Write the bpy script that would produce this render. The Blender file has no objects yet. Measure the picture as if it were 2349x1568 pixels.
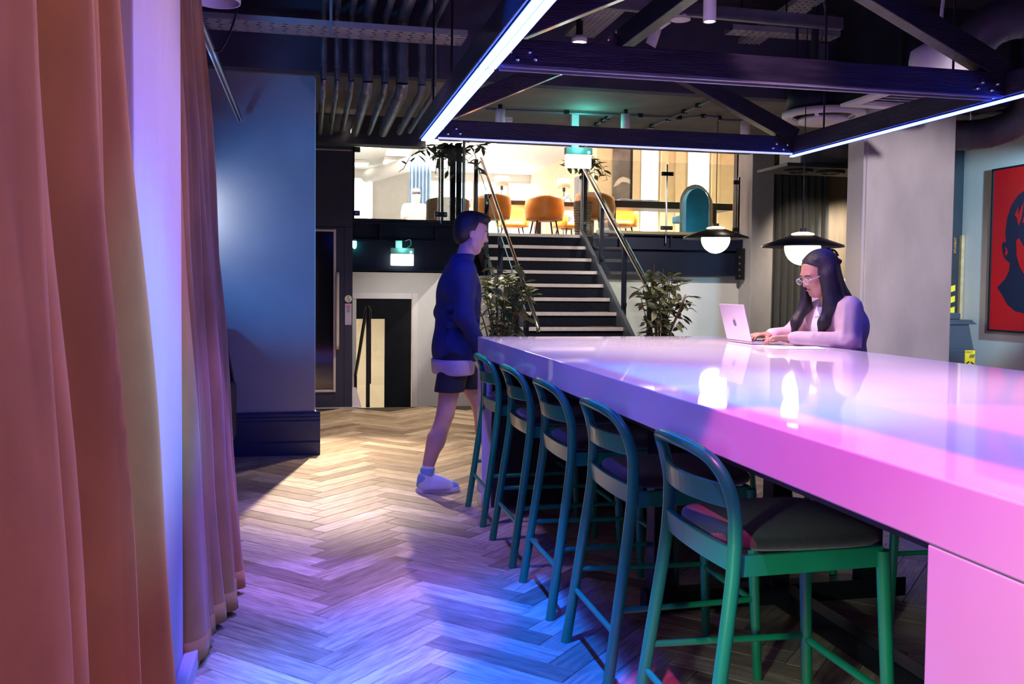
import bpy, math, random
import numpy as np
from mathutils import Vector, Matrix, Euler
random.seed(7); R=random.Random(11)
SC=bpy.context.scene; COL=SC.collection
PI=math.pi
# ------------------------------------------------------------------ camera
F_PX,YAW,PITCH,ROLL,PPY,CAM_H=2122.8,0.218485,0.0414567,0.010316,744.05,1.37
cd=bpy.data.cameras.new('camera'); cam=bpy.data.objects.new('camera',cd); COL.objects.link(cam)
cd.sensor_fit='HORIZONTAL'; cd.sensor_width=36; cd.lens=36*F_PX/2349; cd.shift_y=(PPY-784)/2349
_f=Vector((math.sin(YAW)*math.cos(PITCH),math.cos(YAW)*math.cos(PITCH),-math.sin(PITCH)))
_r=Vector((math.cos(YAW),-math.sin(YAW),0)); _u=_r.cross(_f)
_c,_s=math.cos(ROLL),math.sin(ROLL)
CR=_c*_r+_s*_u; CU=-_s*_r+_c*_u
mw=Matrix.Identity(4)
for i in range(3): mw[i][0]=CR[i]; mw[i][1]=CU[i]; mw[i][2]=-_f[i]
mw[0][3]=0; mw[1][3]=0; mw[2][3]=CAM_H
cam.matrix_world=mw; cd.clip_start=0.05; cd.clip_end=100; SC.camera=cam
def project(p):
    v=Vector(p)-Vector((0,0,CAM_H)); d=v.dot(_f)
    if d<=0.05: return None
    return (1174.5+F_PX*v.dot(CR)/d, PPY-F_PX*v.dot(CU)/d, d)
# ------------------------------------------------------------------ world, exposure
w=bpy.data.worlds.new('world'); SC.world=w; w.use_nodes=True
w.node_tree.nodes['Background'].inputs[0].default_value=(0.10,0.13,0.25,1)
w.node_tree.nodes['Background'].inputs[1].default_value=0.05
vs=SC.view_settings; vs.view_transform='Standard'; vs.look='None'; vs.gamma=1; vs.use_curve_mapping=False
vs.exposure=0.0
# ------------------------------------------------------------------ lamps of the place and added fill lights
def aim(o,t): o.rotation_euler=(Vector(t)-o.location).to_track_quat('-Z','Y').to_euler()
def spot(name,loc,tgt,col,power,deg,blend=.3,r=.04):
    l=bpy.data.lights.new(name,'SPOT'); l.color=col; l.energy=power; l.spot_size=math.radians(deg); l.spot_blend=blend; l.shadow_soft_size=r
    o=bpy.data.objects.new(name,l); COL.objects.link(o); o.location=loc; aim(o,tgt); return o
def area(name,loc,tgt,col,power,sx,sy=None,spread=180):
    l=bpy.data.lights.new(name,'AREA'); l.color=col; l.energy=power; l.shape='RECTANGLE'; l.size=sx; l.size_y=sy or sx; l.spread=math.radians(spread)
    o=bpy.data.objects.new(name,l); COL.objects.link(o); o.location=loc; aim(o,tgt); return o
def point(name,loc,col,power,r=.05):
    l=bpy.data.lights.new(name,'POINT'); l.color=col; l.energy=power; l.shadow_soft_size=r
    o=bpy.data.objects.new(name,l); COL.objects.link(o); o.location=loc; return o
PINK=(1,.56,.82); MAG=(1,.07,.50); BLUE=(.0,.14,1); WARM=(1,.80,.56); WHITE=(1,.93,.86); COOL=(.55,.80,1)
spot('pink_table_spot',(1.95,3.25,2.84),(1.95,3.2,1.05),(1,.58,.80),210,84,1)
spot('pink_table_spot_far',(1.95,4.95,2.84),(1.95,4.85,1.05),(1,.76,.80),420,84,1)
spot('pink_laptop_fill',(1.25,4.3,2.2),(2.5,5.03,1.15),(1,.22,.60),95,22,.8)  # added light, turns the laptop lid pink
spot('pink_woman_fill',(1.3,3.0,3.3),(2.95,4.85,1.2),(1,.50,.82),210,20,.6)  # fill put in so the woman's shirt catches pink
spot('pink_table_spot_near',(1.95,2.35,2.84),(1.95,2.25,1.05),(1,.56,.85),150,84,1)
spot('pink_table_front_fill',(1.95,.9,2.84),(1.95,1.1,1.05),(.75,.50,1),120,84,1)  # unseen extra lamp, covers the gap on the near tabletop
spot('table_leg_fill',(-.3,-.5,2.3),(1.06,.95,.45),(.9,1,.9),160,40,1,.06)  # added pale light to lift the near slab leg
spot('magenta_side_spot',(.1,0.2,3.5),(1.05,.9,1.0),(1,.08,.40),860,48,.08,.03)
spot('magenta_face_fill',(2.2,5.45,3.5),(1.1,6.17,1.68),(1,.15,.7),150,12,.5,.05)  # narrow added light that tints the walking man's face
spot('pink_curtain_fill',(1.7,3.9,2.12),(-.4,2.45,1.6),(1,.58,.45),125,64,.7,.06)  # added, stands in for pink bounce off the table
spot('warm_curtain_fill',(1.0,0.2,3.4),(-.42,1.7,1.0),(1,.68,.28),70,70,.8,.1)  # weak warm fill added from the camera side
spot('violet_floor_spot',(.45,3.55,3.6),(.05,3.85,0),(.17,.10,1),850,27,.3,.04)
spot('mauve_floor_spot',(.3,4.5,3.6),(.3,5.05,0),(.55,.38,1),560,44,.7,.05)
spot('blue_floor_spot',(.42,2.6,3.6),(1.0,2.85,0),(.0,.11,1),2300,46,.5,.03)
spot('warm_floor_spot',(.40,9.1,2.92),(.38,7.1,0),(1,.83,.62),1800,45,.6,.03)
spot('warm_hall_spot',(1.3,9.2,2.95),(1.0,8.9,0),(1,.82,.6),330,95,.8,.05)
spot('wall_wash_spot',(-.98,7.34,1.92),(-.80,7.6,1.88),(1,.95,.90),16,130,.9,.04)
spot('blue_wall_spot',(-1.1,5.6,1.45),(-.1,7.6,1.80),(.02,.34,1),120,58,.7,.04)
spot('stair_spot',(3.0,9.3,2.9),(3.0,12,1.4),WHITE,210,85,.7,.06)
spot('plant_wall_fill',(4.7,10.2,2.95),(5.0,12.6,.9),(1,.90,.82),260,80,.7,.06)  # added because the stair lamp misses this white wall
spot('column_spot',(3.6,1.6,3.4),(5.0,7.0,1.6),(1,.88,.98),900,27,.6,.1)
spot('painting_spot',(5.9,5.3,2.5),(6.5,7.8,1.75),(.36,.72,1),700,46,.5,.05)
spot('curtain_fill',(6.4,10.7,2.95),(7.4,12.5,1.4),(1,.84,.66),170,60,.8,.05)  # extra light put in for the charcoal curtain
spot('metal_wall_fill',(7.7,11.3,2.95),(8.0,12.55,1.55),(1,.86,.70),330,75,.8,.05)  # invented source brightening the metal cladding
spot('pipe_spot',(-.6,5.2,2.6),(.5,7.2,3.0),(.1,.4,1),50,50,.6,.05)
area('upper_room_light_left',(2.2,19,4.5),(2.2,19,2),WHITE,6500,5,6,100)
area('upper_room_light_right',(7.0,17,4.5),(7.0,17,2),(1,.9,.74),2200,4,3,110)
spot('stool_near_fill',(-.05,1.1,.85),(1.25,2.25,.32),(.7,1,.80),75,32,.6,.05)  # added low light, like bounce, for the nearest stool
spot('hall_wall_fill',(1.25,10.75,1.48),(1.3,12.0,.6),(1,.94,.92),40,120,.9,.08)  # fill placed under the beam to brighten the lower hall wall
spot('pier_blue_fill',(1.4,2.0,3.55),(-.42,2.9,.3),(.10,.42,1),700,34,.8,.06)  # added blue light for the lower part of the pier
area('corridor_light',(.95,12.6,1.25),(.95,12.6,-1),WARM,110,.8,.5)
# ------------------------------------------------------------------ mesh helpers
class MB:
    def __init__(s): s.v=[]; s.f=[]; s.sm=[]; s.mi=[]; s.cur=0
    def add(s,vs,fs,smooth=False):
        n=len(s.v); s.v.extend([tuple(p) for p in vs]); s.f.extend([tuple(n+i for i in f) for f in fs])
        s.sm.extend([smooth]*len(fs)); s.mi.extend([s.cur]*len(fs)); return s
    def box(s,x0,y0,z0,x1,y1,z1):
        if x0>x1:x0,x1=x1,x0
        if y0>y1:y0,y1=y1,y0
        if z0>z1:z0,z1=z1,z0
        v=[(x0,y0,z0),(x1,y0,z0),(x1,y1,z0),(x0,y1,z0),(x0,y0,z1),(x1,y0,z1),(x1,y1,z1),(x0,y1,z1)]
        return s.add(v,[(3,2,1,0),(4,5,6,7),(0,1,5,4),(1,2,6,5),(2,3,7,6),(3,0,4,7)])
    def obox(s,c,size,rot):
        c=Vector(c); m=rot.to_matrix() if isinstance(rot,Euler) else rot
        hx,hy,hz=[q/2 for q in size]
        v=[c+m@Vector(p) for p in ((-hx,-hy,-hz),(hx,-hy,-hz),(hx,hy,-hz),(-hx,hy,-hz),(-hx,-hy,hz),(hx,-hy,hz),(hx,hy,hz),(-hx,hy,hz))]
        return s.add(v,[(3,2,1,0),(4,5,6,7),(0,1,5,4),(1,2,6,5),(2,3,7,6),(3,0,4,7)])
    def bar(s,p0,p1,w,h,up=(0,0,1)):
        p0=Vector(p0);p1=Vector(p1);d=(p1-p0);L=d.length;d.normalize();up=Vector(up)
        sd=d.cross(up)
        if sd.length<1e-4: sd=d.cross(Vector((1,0,0)))
        sd.normalize();u=sd.cross(d)
        m=Matrix((sd,d,u)).transposed()
        return s.obox((p0+p1)/2,(w,L,h),m)
    def cyl(s,p0,p1,r0,r1=None,n=16,caps=True):
        if r1 is None:r1=r0
        p0=Vector(p0);p1=Vector(p1);d=(p1-p0).normalized()
        a=d.orthogonal().normalized();b=d.cross(a)
        c=[(math.cos(2*PI*i/n),math.sin(2*PI*i/n)) for i in range(n)]
        A=[p0+(a*x+b*y)*r0 for x,y in c];B=[p1+(a*x+b*y)*r1 for x,y in c]
        s.add(A+B,[(i,(i+1)%n,n+(i+1)%n,n+i) for i in range(n)],True)
        if caps:
            s.add(A,[tuple(reversed(range(n)))]); s.add(B,[tuple(range(n))])
        return s
    def tube(s,pts,r,n=10,caps=True,sx=1.0):
        pts=[Vector(p) for p in pts];N=len(pts)
        rr=r if isinstance(r,(list,tuple)) else [r]*N
        rings=[];prev=None
        for i,p in enumerate(pts):
            t=(pts[min(i+1,N-1)]-pts[max(i-1,0)]).normalized()
            if prev is None: a=t.orthogonal().normalized()
            else:
                a=prev-t*prev.dot(t)
                a=a.normalized() if a.length>1e-6 else t.orthogonal().normalized()
            prev=a;b=t.cross(a)
            rings.append([p+(a*math.cos(2*PI*k/n)+b*math.sin(2*PI*k/n)*sx)*rr[i] for k in range(n)])
        v=[q for g in rings for q in g]
        f=[(i*n+k,i*n+(k+1)%n,(i+1)*n+(k+1)%n,(i+1)*n+k) for i in range(N-1) for k in range(n)]
        s.add(v,f,True)
        if caps:
            s.add(rings[0],[tuple(reversed(range(n)))]); s.add(rings[-1],[tuple(range(n))])
        return s
    def lathe(s,prof,c=(0,0,0),n=24,m=None):
        c=Vector(c);v=[];N=len(prof)
        for r,z in prof:
            for k in range(n):
                p=Vector((r*math.cos(2*PI*k/n),r*math.sin(2*PI*k/n),z))
                v.append(c+(m@p if m else p))
        f=[(i*n+k,i*n+(k+1)%n,(i+1)*n+(k+1)%n,(i+1)*n+k) for i in range(N-1) for k in range(n)]
        return s.add(v,f,True)
    def sphere(s,c,r,n=10,sc=(1,1,1)):
        c=Vector(c);v=[];m=max(4,n//2+1)
        for i in range(m+1):
            t=PI*i/m
            for k in range(n):
                p=2*PI*k/n
                v.append(c+Vector((r*sc[0]*math.sin(t)*math.cos(p),r*sc[1]*math.sin(t)*math.sin(p),-r*sc[2]*math.cos(t))))
        f=[(i*n+k,i*n+(k+1)%n,(i+1)*n+(k+1)%n,(i+1)*n+k) for i in range(m) for k in range(n)]
        return s.add(v,f,True)
    def prism(s,poly,origin,ux,uy,th):
        """polygon in the plane ux,uy at origin, thickness th along ux x uy"""
        o=Vector(origin);ux=Vector(ux);uy=Vector(uy);n_=ux.cross(uy).normalized();N=len(poly)
        A=[o+ux*a+uy*b for a,b in poly];B=[p+n_*th for p in A]
        s.add(A+B,[(i,(i+1)%N,N+(i+1)%N,N+i) for i in range(N)])
        s.add(A,[tuple(reversed(range(N)))]); s.add(B,[tuple(range(N))]); return s
    def grid(s,fn,nu,nv,smooth=True,closeu=False):
        v=[fn(i/(nu if not closeu else nu),j/nv) for j in range(nv+1) for i in range(nu+(0 if closeu else 1))]
        W=nu+(0 if closeu else 1)
        f=[(j*W+i,j*W+(i+1)%W,(j+1)*W+(i+1)%W,(j+1)*W+i) for j in range(nv) for i in range(nu)]
        return s.add(v,f,smooth)
    def build(s,name,mat,parent=None,bevel=0,solid=0,subd=0):
        off=Vector((0,0,0));p=parent
        while p is not None: off+=p.location;p=p.parent
        V=np.array(s.v,dtype=np.float64)
        o_loc=Vector((0,0,0))
        if parent is None:
            lo=V.min(0);hi=V.max(0);o_loc=Vector(((lo[0]+hi[0])/2,(lo[1]+hi[1])/2,lo[2]));off=o_loc
        V=V-np.array(off)
        me=bpy.data.meshes.new(name); me.from_pydata(V.tolist(),[],s.f)
        me.polygons.foreach_set('use_smooth',s.sm)
        mats=mat if isinstance(mat,(list,tuple)) else [mat]
        for m_ in mats: me.materials.append(m_)
        if len(mats)>1: me.polygons.foreach_set('material_index',s.mi)
        me.update()
        o=bpy.data.objects.new(name,me); COL.objects.link(o); o.location=o_loc
        if parent is not None: o.parent=parent
        if solid:
            k=o.modifiers.new('solid','SOLIDIFY');k.thickness=solid;k.offset=0
        if subd:
            k=o.modifiers.new('sub','SUBSURF');k.levels=subd;k.render_levels=subd
        if bevel:
            k=o.modifiers.new('bevel','BEVEL');k.width=bevel;k.segments=2;k.limit_method='ANGLE';k.angle_limit=math.radians(40)
        return o
def tag(o,label=None,cat=None,group=None,kind=None):
    if label:o['label']=label
    if cat:o['category']=cat
    if group:o['group']=group
    if kind:o['kind']=kind
    return o
def thing(name,label,cat,loc=(0,0,0),group=None):
    o=bpy.data.objects.new(name,None); COL.objects.link(o); o.location=loc; o.empty_display_size=.1
    return tag(o,label,cat,group)
def struct(o): o['kind']='structure'; return o
def copy_tree(o,parent=None):
    c=o.copy(); COL.objects.link(c); c.parent=parent
    for ch in list(o.children): copy_tree(ch,c)
    return c
def box1(name,mat,b,parent=None,bevel=0): return MB().box(*b).build(name,mat,parent,bevel)
# ------------------------------------------------------------------ materials
def mat(name,col,rough=.5,metal=0.,var=.12,scale=6.,bump=0.,bscale=40.,coat=0.,emit=None,estr=0.,stretch=(1,1,1),spec=.5,sheen=0,trans=0,ior=1.45):
    m=bpy.data.materials.new(name);m.use_nodes=True;nt=m.node_tree;N=nt.nodes;L=nt.links
    b=N['Principled BSDF']
    b.inputs['Roughness'].default_value=rough;b.inputs['Metallic'].default_value=metal
    b.inputs['Specular IOR Level'].default_value=spec
    b.inputs['Coat Weight'].default_value=coat;b.inputs['Coat Roughness'].default_value=.08
    if sheen: b.inputs['Sheen Weight'].default_value=sheen
    if trans: b.inputs['Transmission Weight'].default_value=trans; b.inputs['IOR'].default_value=ior
    tc=N.new('ShaderNodeTexCoord');mp=N.new('ShaderNodeMapping');mp.inputs['Scale'].default_value=stretch
    L.new(tc.outputs['Object'],mp.inputs[0])
    nz=N.new('ShaderNodeTexNoise');nz.inputs['Scale'].default_value=scale;nz.inputs['Detail'].default_value=5
    L.new(mp.outputs[0],nz.inputs['Vector'])
    rp=N.new('ShaderNodeValToRGB');rp.color_ramp.elements[0].position=.3;rp.color_ramp.elements[1].position=.7
    a=[max(0,c*(1-var)) for c in col[:3]];d=[min(1,c*(1+var)) for c in col[:3]]
    rp.color_ramp.elements[0].color=(*a,1);rp.color_ramp.elements[1].color=(*d,1)
    L.new(nz.outputs[0],rp.inputs[0]);L.new(rp.outputs[0],b.inputs['Base Color'])
    if bump:
        n2=N.new('ShaderNodeTexNoise');n2.inputs['Scale'].default_value=bscale;n2.inputs['Detail'].default_value=4
        L.new(mp.outputs[0],n2.inputs['Vector'])
        bp=N.new('ShaderNodeBump');bp.inputs['Strength'].default_value=bump;bp.inputs['Distance'].default_value=.01
        L.new(n2.outputs[0],bp.inputs['Height']);L.new(bp.outputs[0],b.inputs['Normal'])
    if emit:
        b.inputs['Emission Color'].default_value=(*emit,1);b.inputs['Emission Strength'].default_value=estr
    return m
def glassmat(name,tint=(.92,.97,.96),fac=.07):
    m=bpy.data.materials.new(name);m.use_nodes=True;nt=m.node_tree;N=nt.nodes;L=nt.links
    for n in list(N):
        if n.type!='OUTPUT_MATERIAL':N.remove(n)
    out=[n for n in N if n.type=='OUTPUT_MATERIAL'][0]
    t=N.new('ShaderNodeBsdfTransparent');t.inputs[0].default_value=(*tint,1)
    g=N.new('ShaderNodeBsdfGlossy');g.inputs['Roughness'].default_value=.02
    nz=N.new('ShaderNodeTexNoise');nz.inputs['Scale'].default_value=3
    mr=N.new('ShaderNodeMapRange');mr.inputs[3].default_value=fac*.8;mr.inputs[4].default_value=fac*1.2
    L.new(nz.outputs[0],mr.inputs[0])
    mx=N.new('ShaderNodeMixShader');L.new(mr.outputs[0],mx.inputs[0]);L.new(t.outputs[0],mx.inputs[1]);L.new(g.outputs[0],mx.inputs[2]);L.new(mx.outputs[0],out.inputs[0])
    return m
MT={}
MT['black']=mat('black metal',(.012,.013,.018),.35,.3)
MT['blackpaint']=mat('black paint',(.014,.015,.022),.55)
MT['navy']=mat('navy steel',(.008,.011,.028),.5,.0,spec=.2)
MT['liftnavy']=mat('lift panel paint',(.024,.026,.055),.45)
MT['ceil']=mat('dark ceiling paint',(.022,.024,.034),.9,bump=.4,bscale=8)
MT['soffit']=mat('painted concrete soffit',(.17,.155,.145),.85,var=.25,scale=2.2,bump=.3,bscale=14)
MT['beamface']=mat('dark downstand paint',(.05,.05,.085),.85)
MT['bluewall']=mat('slate blue wall paint',(.27,.30,.35),.8,var=.06,scale=3,bump=.05)
MT['skirt']=mat('navy skirting gloss',(.03,.045,.10),.35)
MT['white']=mat('white paint',(.72,.69,.66),.6,var=.04)
MT['whitewall']=mat('off white wall paint',(.62,.60,.57),.8,var=.05,scale=2)
MT['cream']=mat('cream wall paint',(.70,.58,.38),.8,var=.05)
MT['conc']=mat('fair faced concrete',(.50,.47,.46),.8,var=.16,scale=3.2,bump=.25,bscale=22,stretch=(1,1,.45))
MT['concs']=mat('concrete smooth',(.52,.50,.55),.75,var=.08,scale=3,bump=.15,bscale=18,stretch=(1,1,.4))
MT['chrome']=mat('brushed stainless',(.62,.60,.58),.22,1.,var=.05)
MT['alu']=mat('aluminium trim',(.60,.55,.58),.4,.6,var=.05)
MT['galv']=mat('galvanised steel',(.40,.40,.44),.45,.55,var=.15)
MT['galvd']=mat('dark galvanised steel',(.16,.16,.19),.5,.4,var=.2)
MT['foil']=mat('foil wrapped insulation',(.17,.17,.20),.34,.55,var=.3,scale=9,bump=.7,bscale=30)
MT['wood']=mat('black stained timber',(.013,.013,.018),.38,var=.5,scale=5,bump=.35,bscale=26,stretch=(1,1,8),coat=.25)
MT['solid']=mat('white solid surface',(.80,.74,.78),.03,var=.03,scale=2.5)
MT['solidside']=MT['solid']
MT['green']=mat('green lacquered ash',(.004,.24,.105),.33,var=.12,scale=4,coat=.3,stretch=(1,1,.3))
MT['seat']=mat('charcoal wool seat',(.018,.017,.02),.95,var=.25,scale=60,bump=.4,bscale=300,sheen=.4)
MT['curt']=mat('mustard velvet',(.44,.225,.065),.9,var=.16,scale=7,bump=.05,bscale=420,sheen=.2,spec=.1,stretch=(1,1,.5))
MT['dcurt']=mat('charcoal curtain',(.060,.062,.062),.9,var=.2,scale=4,bump=.1,bscale=200,sheen=.3,stretch=(1,1,.3))
MT['nosing']=mat('pale stair nosing',(.62,.52,.50),.5,var=.08,scale=20)
MT['stair']=mat('charcoal stair carpet',(.012,.013,.020),.9,spec=.1,var=.2,scale=30)
MT['stringer']=mat('grey stringer paint',(.11,.12,.14),.5)
MT['glass']=glassmat('clear glass')
MT['dglass']=mat('dark lift glazing',(.008,.009,.014),.06,coat=.5)
MT['led']=mat('blue led diffuser',(.5,.6,.9),.4,emit=(.018,.05,1),estr=66)
MT['leddim']=mat('blue led diffuser soft',(.5,.6,.9),.4,emit=(.25,.28,1),estr=2.2)
MT['globe']=mat('opal globe',(.9,.85,.75),.3,emit=(1,.80,.55),estr=9)
MT['exit']=mat('lit exit panel',(.9,.95,.9),.3,emit=(.85,1,.88),estr=7)
MT['tealled']=mat('green indicator led',(.2,.9,.7),.3,emit=(.1,1,.75),estr=20)
MT['lens']=mat('spot lens',(.9,.85,.8),.2,emit=(1,.86,.68),estr=12)
MT['window']=mat('daylit window pane',(.9,.9,.9),.3,emit=(1,.965,.92),estr=7)
MT['panel']=mat('lit ceiling panel',(.9,.9,.9),.3,emit=(1,.93,.82),estr=3.0)
MT['whitefix']=mat('white powder coat',(.78,.74,.77),.45,var=.03)
MT['orange']=mat('tan orange leather',(.56,.20,.025),.42,var=.12,scale=8,bump=.08,bscale=120)
MT['wicker']=mat('woven wicker',(.22,.15,.09),.7,var=.4,scale=40,bump=.6,bscale=90)
MT['dwood']=mat('dark walnut',(.035,.024,.020),.4,var=.4,scale=5,stretch=(.3,3,3))
MT['leaf']=mat('olive leaf',(.17,.19,.12),.45,var=.5,scale=5)
MT['leaf2']=mat('dark green leaf',(.09,.13,.06),.45,var=.5,scale=5)
MT['stem']=mat('brown stem',(.12,.08,.05),.8)
MT['soil']=mat('potting soil',(.03,.02,.015),.95,bump=.8,bscale=60)
MT['pot']=mat('charcoal planter',(.05,.05,.055),.6)
MT['cyanblue']=mat('cyan blue upholstery',(.01,.40,.72),.7,sheen=.4)
MT['skinw']=mat('brown skin',(.42,.22,.15),.5,var=.06)
MT['skinm']=mat('light skin',(.62,.38,.30),.5,var=.06)
MT['hair']=mat('black hair',(.010,.009,.012),.5,var=.4,scale=14,bump=.4,bscale=60,stretch=(3,3,.4))
MT['navycloth']=mat('navy jacket cloth',(.02,.035,.13),.85,var=.2,scale=10,bump=.15,bscale=60)
MT['shorts']=mat('black shorts cloth',(.02,.022,.035),.85)
MT['pale']=mat('pale lilac cotton',(.58,.48,.62),.85,var=.08)
MT['pinkshirt']=mat('dusty pink overshirt',(.62,.43,.44),.85,var=.1,scale=12,bump=.25,bscale=22)
MT['whitecloth']=mat('white cotton',(.78,.77,.80),.85,var=.06,bump=.2,bscale=25)
MT['creamtee']=mat('cream striped tee',(.46,.38,.30),.85)
MT['shoe']=mat('white sneaker leather',(.70,.73,.82),.5)
MT['shoeblue']=mat('light blue sneaker panel',(.22,.40,.75),.5)
MT['rubber']=mat('white rubber sole',(.75,.75,.80),.6)
MT['laptop']=mat('silver laptop shell',(.66,.60,.64),.32,.55,var=.02)
MT['keys']=mat('black keyboard',(.02,.02,.025),.5)
MT['screen']=mat('dim laptop screen',(.02,.02,.03),.2,emit=(.6,.65,.8),estr=.25)
MT['paper']=mat('white paper',(.82,.81,.85),.7,var=.02)
MT['red']=mat('red poster ink',(.62,.006,.012),.35,var=.05,scale=2)
MT['ink']=mat('navy poster ink',(.008,.014,.045),.35)
MT['metalwall']=mat('brushed metal cladding',(.34,.28,.21),.42,.35,var=.25,scale=2.5,stretch=(3,3,.25),bump=.1,bscale=12)
MT['yellow']=mat('yellow label',(.80,.52,.02),.5,var=.05)
MT['redsign']=mat('red label',(.75,.06,.04),.5)
MT['bluesign']=mat('blue label',(.03,.16,.55),.5)
MT['orangeink']=mat('orange lettering',(.7,.25,.05),.5)
MT['print']=mat('printer casing',(.045,.048,.065),.45)
MT['ltwood']=mat('light oak',(.42,.27,.13),.5,var=.2,scale=4,stretch=(.4,4,4))
MT['perf']=mat('perforated tray steel',(.36,.34,.40),.5,.4,var=.1)
MT['smoke']=mat('grey poster print',(.17,.15,.15),.6,var=.5,scale=2.2)
MT['smokew']=mat('pale poster cloud',(.62,.56,.50),.6,var=.1)
MT['bluedrape']=mat('grey blue drape',(.06,.085,.13),.85)
MT['eye']=mat('eye white',(.6,.58,.56),.3)
MT['glassedge']=mat('pale green glass edge',(.20,.36,.38),.2)
MT['palemetal']=mat('pale anodised metal',(.62,.54,.54),.4,.2,var=.04)
MT['doorblack']=mat('matt black door',(.010,.011,.014),.9,spec=.1)
MT['straw']=mat('pale straw cane',(.55,.46,.36),.7,var=.25,scale=30)
# ================================================================== SETTING
Z_UP=2.11
# ---- floor with herringbone planks
def woodmat():
    m=bpy.data.materials.new('oak herringbone');m.use_nodes=True;nt=m.node_tree;N=nt.nodes;L=nt.links;b=N['Principled BSDF']
    uv=N.new('ShaderNodeUVMap');uv.uv_map='UVMap'
    at=N.new('ShaderNodeAttribute');at.attribute_name='tone'
    oi=N.new('ShaderNodeObjectInfo')
    ad=N.new('ShaderNodeMath');ad.operation='ADD';L.new(at.outputs['Fac'],ad.inputs[0]);L.new(oi.outputs['Random'],ad.inputs[1])
    fr=N.new('ShaderNodeMath');fr.operation='FRACT';L.new(ad.outputs[0],fr.inputs[0])
    mp=N.new('ShaderNodeMapping');mp.inputs['Scale'].default_value=(1.2,11,1);L.new(uv.outputs[0],mp.inputs[0])
    mu=N.new('ShaderNodeMath');mu.operation='MULTIPLY';mu.inputs[1].default_value=37;L.new(fr.outputs[0],mu.inputs[0])
    cx=N.new('ShaderNodeCombineXYZ');L.new(mu.outputs[0],cx.inputs[2]);L.new(mu.outputs[0],cx.inputs[0])
    va=N.new('ShaderNodeVectorMath');va.operation='ADD';L.new(mp.outputs[0],va.inputs[0]);L.new(cx.outputs[0],va.inputs[1])
    nz=N.new('ShaderNodeTexNoise');nz.inputs['Scale'].default_value=5;nz.inputs['Detail'].default_value=7;nz.inputs['Roughness'].default_value=.6
    L.new(va.outputs[0],nz.inputs['Vector'])
    r1=N.new('ShaderNodeValToRGB');e=r1.color_ramp.elements
    e[0].position=.0;e[0].color=(.25,.18,.125,1);e[1].position=1;e[1].color=(.60,.49,.38,1)
    x=e.new(.35);x.color=(.38,.285,.205,1);x=e.new(.7);x.color=(.49,.38,.28,1)
    L.new(fr.outputs[0],r1.inputs[0])
    r2=N.new('ShaderNodeValToRGB');r2.color_ramp.elements[0].position=.32;r2.color_ramp.elements[0].color=(.55,.50,.47,1);r2.color_ramp.elements[1].position=.62;r2.color_ramp.elements[1].color=(1.12,1.1,1.08,1)
    L.new(nz.outputs[0],r2.inputs[0])
    mx=N.new('ShaderNodeMix');mx.data_type='RGBA';mx.blend_type='MULTIPLY';mx.inputs[0].default_value=1
    L.new(r1.outputs[0],mx.inputs[6]);L.new(r2.outputs[0],mx.inputs[7]);L.new(mx.outputs[2],b.inputs['Base Color'])
    b.inputs['Roughness'].default_value=.5;b.inputs['Specular IOR Level'].default_value=.3
    bp=N.new('ShaderNodeBump');bp.inputs['Strength'].default_value=.25;bp.inputs['Distance'].default_value=.004
    L.new(nz.outputs[0],bp.inputs['Height']);L.new(bp.outputs[0],b.inputs['Normal'])
    return m
MT['oak']=woodmat()
MT['screed']=mat('dark joint screed',(.05,.035,.025),.9)
floor=struct(box1('floor',MT['screed'],(-2.6,-3.6,-.10,9.6,10.45,-.010)))
PL,PW=.60,.12
def plank_shape(l,wd,g=.0012,c=.0022,t=.011):
    a,b=l/2-g,wd/2-g
    v=[(-a,-b,-t),(a,-b,-t),(a,b,-t),(-a,b,-t),(-a,-b,-c),(a,-b,-c),(a,b,-c),(-a,b,-c),(-a+c,-b+c,0),(a-c,-b+c,0),(a-c,b-c,0),(-a+c,b-c,0)]
    f=[(0,1,5,4),(1,2,6,5),(2,3,7,6),(3,0,4,7),(4,5,9,8),(5,6,10,9),(6,7,11,10),(7,4,8,11),(8,9,10,11)]
    return v,f
PV,PF=plank_shape(PL,PW)
planks=[]
for i in range(-120,121):
    for k in range(-20,21):
        for hv in (0,1):
            if hv==0: c=(i*PW+PL/2+k*PL, i*PW+PW/2-k*PL)
            else: c=(i*PW+PL+PW/2+k*PL, i*PW+PW-PL/2-k*PL)
            X=(c[0]-c[1])*.70711; Y=(c[0]+c[1])*.70711; X+=.1;Y+=.07
            if -2.3<X<6.4 and 1.2<Y<10.24: planks.append((X,Y,PI/4 if hv==0 else PI*3/4))
def parea(p):
    X,Y,a=p
    q=project((X,Y,0))
    if q is None or not(430<q[0]<2120 and q[1]<1560) or X>1.25: return 0
    return 1/q[2]**3
order=sorted(range(len(planks)),key=lambda n:-parea(planks[n]))
near=set(n for n in order[:300] if parea(planks[n])>0)
pme=bpy.data.meshes.new('plank');pme.from_pydata(PV,[],PF);pme.materials.append(MT['oak'])
def uvs(me):
    u=me.uv_layers.new(name='UVMap')
    for poly in me.polygons:
        for li in poly.loop_indices:
            co=me.vertices[me.loops[li].vertex_index].co
            u.data[li].uv=(co.x,co.y)
uvs(pme)
for n in sorted(near):
    X,Y,a=planks[n]
    o=bpy.data.objects.new('plank',pme);COL.objects.link(o)
    o.parent=floor;o.location=Vector((X,Y,0))-floor.location;o.rotation_euler=(0,0,a)
av=[];af=[];auv=[];tone=[]
for n,(X,Y,a) in enumerate(planks):
    if n in near: continue
    ca,sa=math.cos(a),math.sin(a);b0=len(av);t=R.random()
    for x,y,z in PV: av.append((X+x*ca-y*sa-floor.location.x,Y+x*sa+y*ca-floor.location.y,z-floor.location.z))
    for f in PF:
        af.append(tuple(b0+q for q in f));tone.append(t)
        auv.extend([(PV[q][0],PV[q][1]) for q in f])
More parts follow.
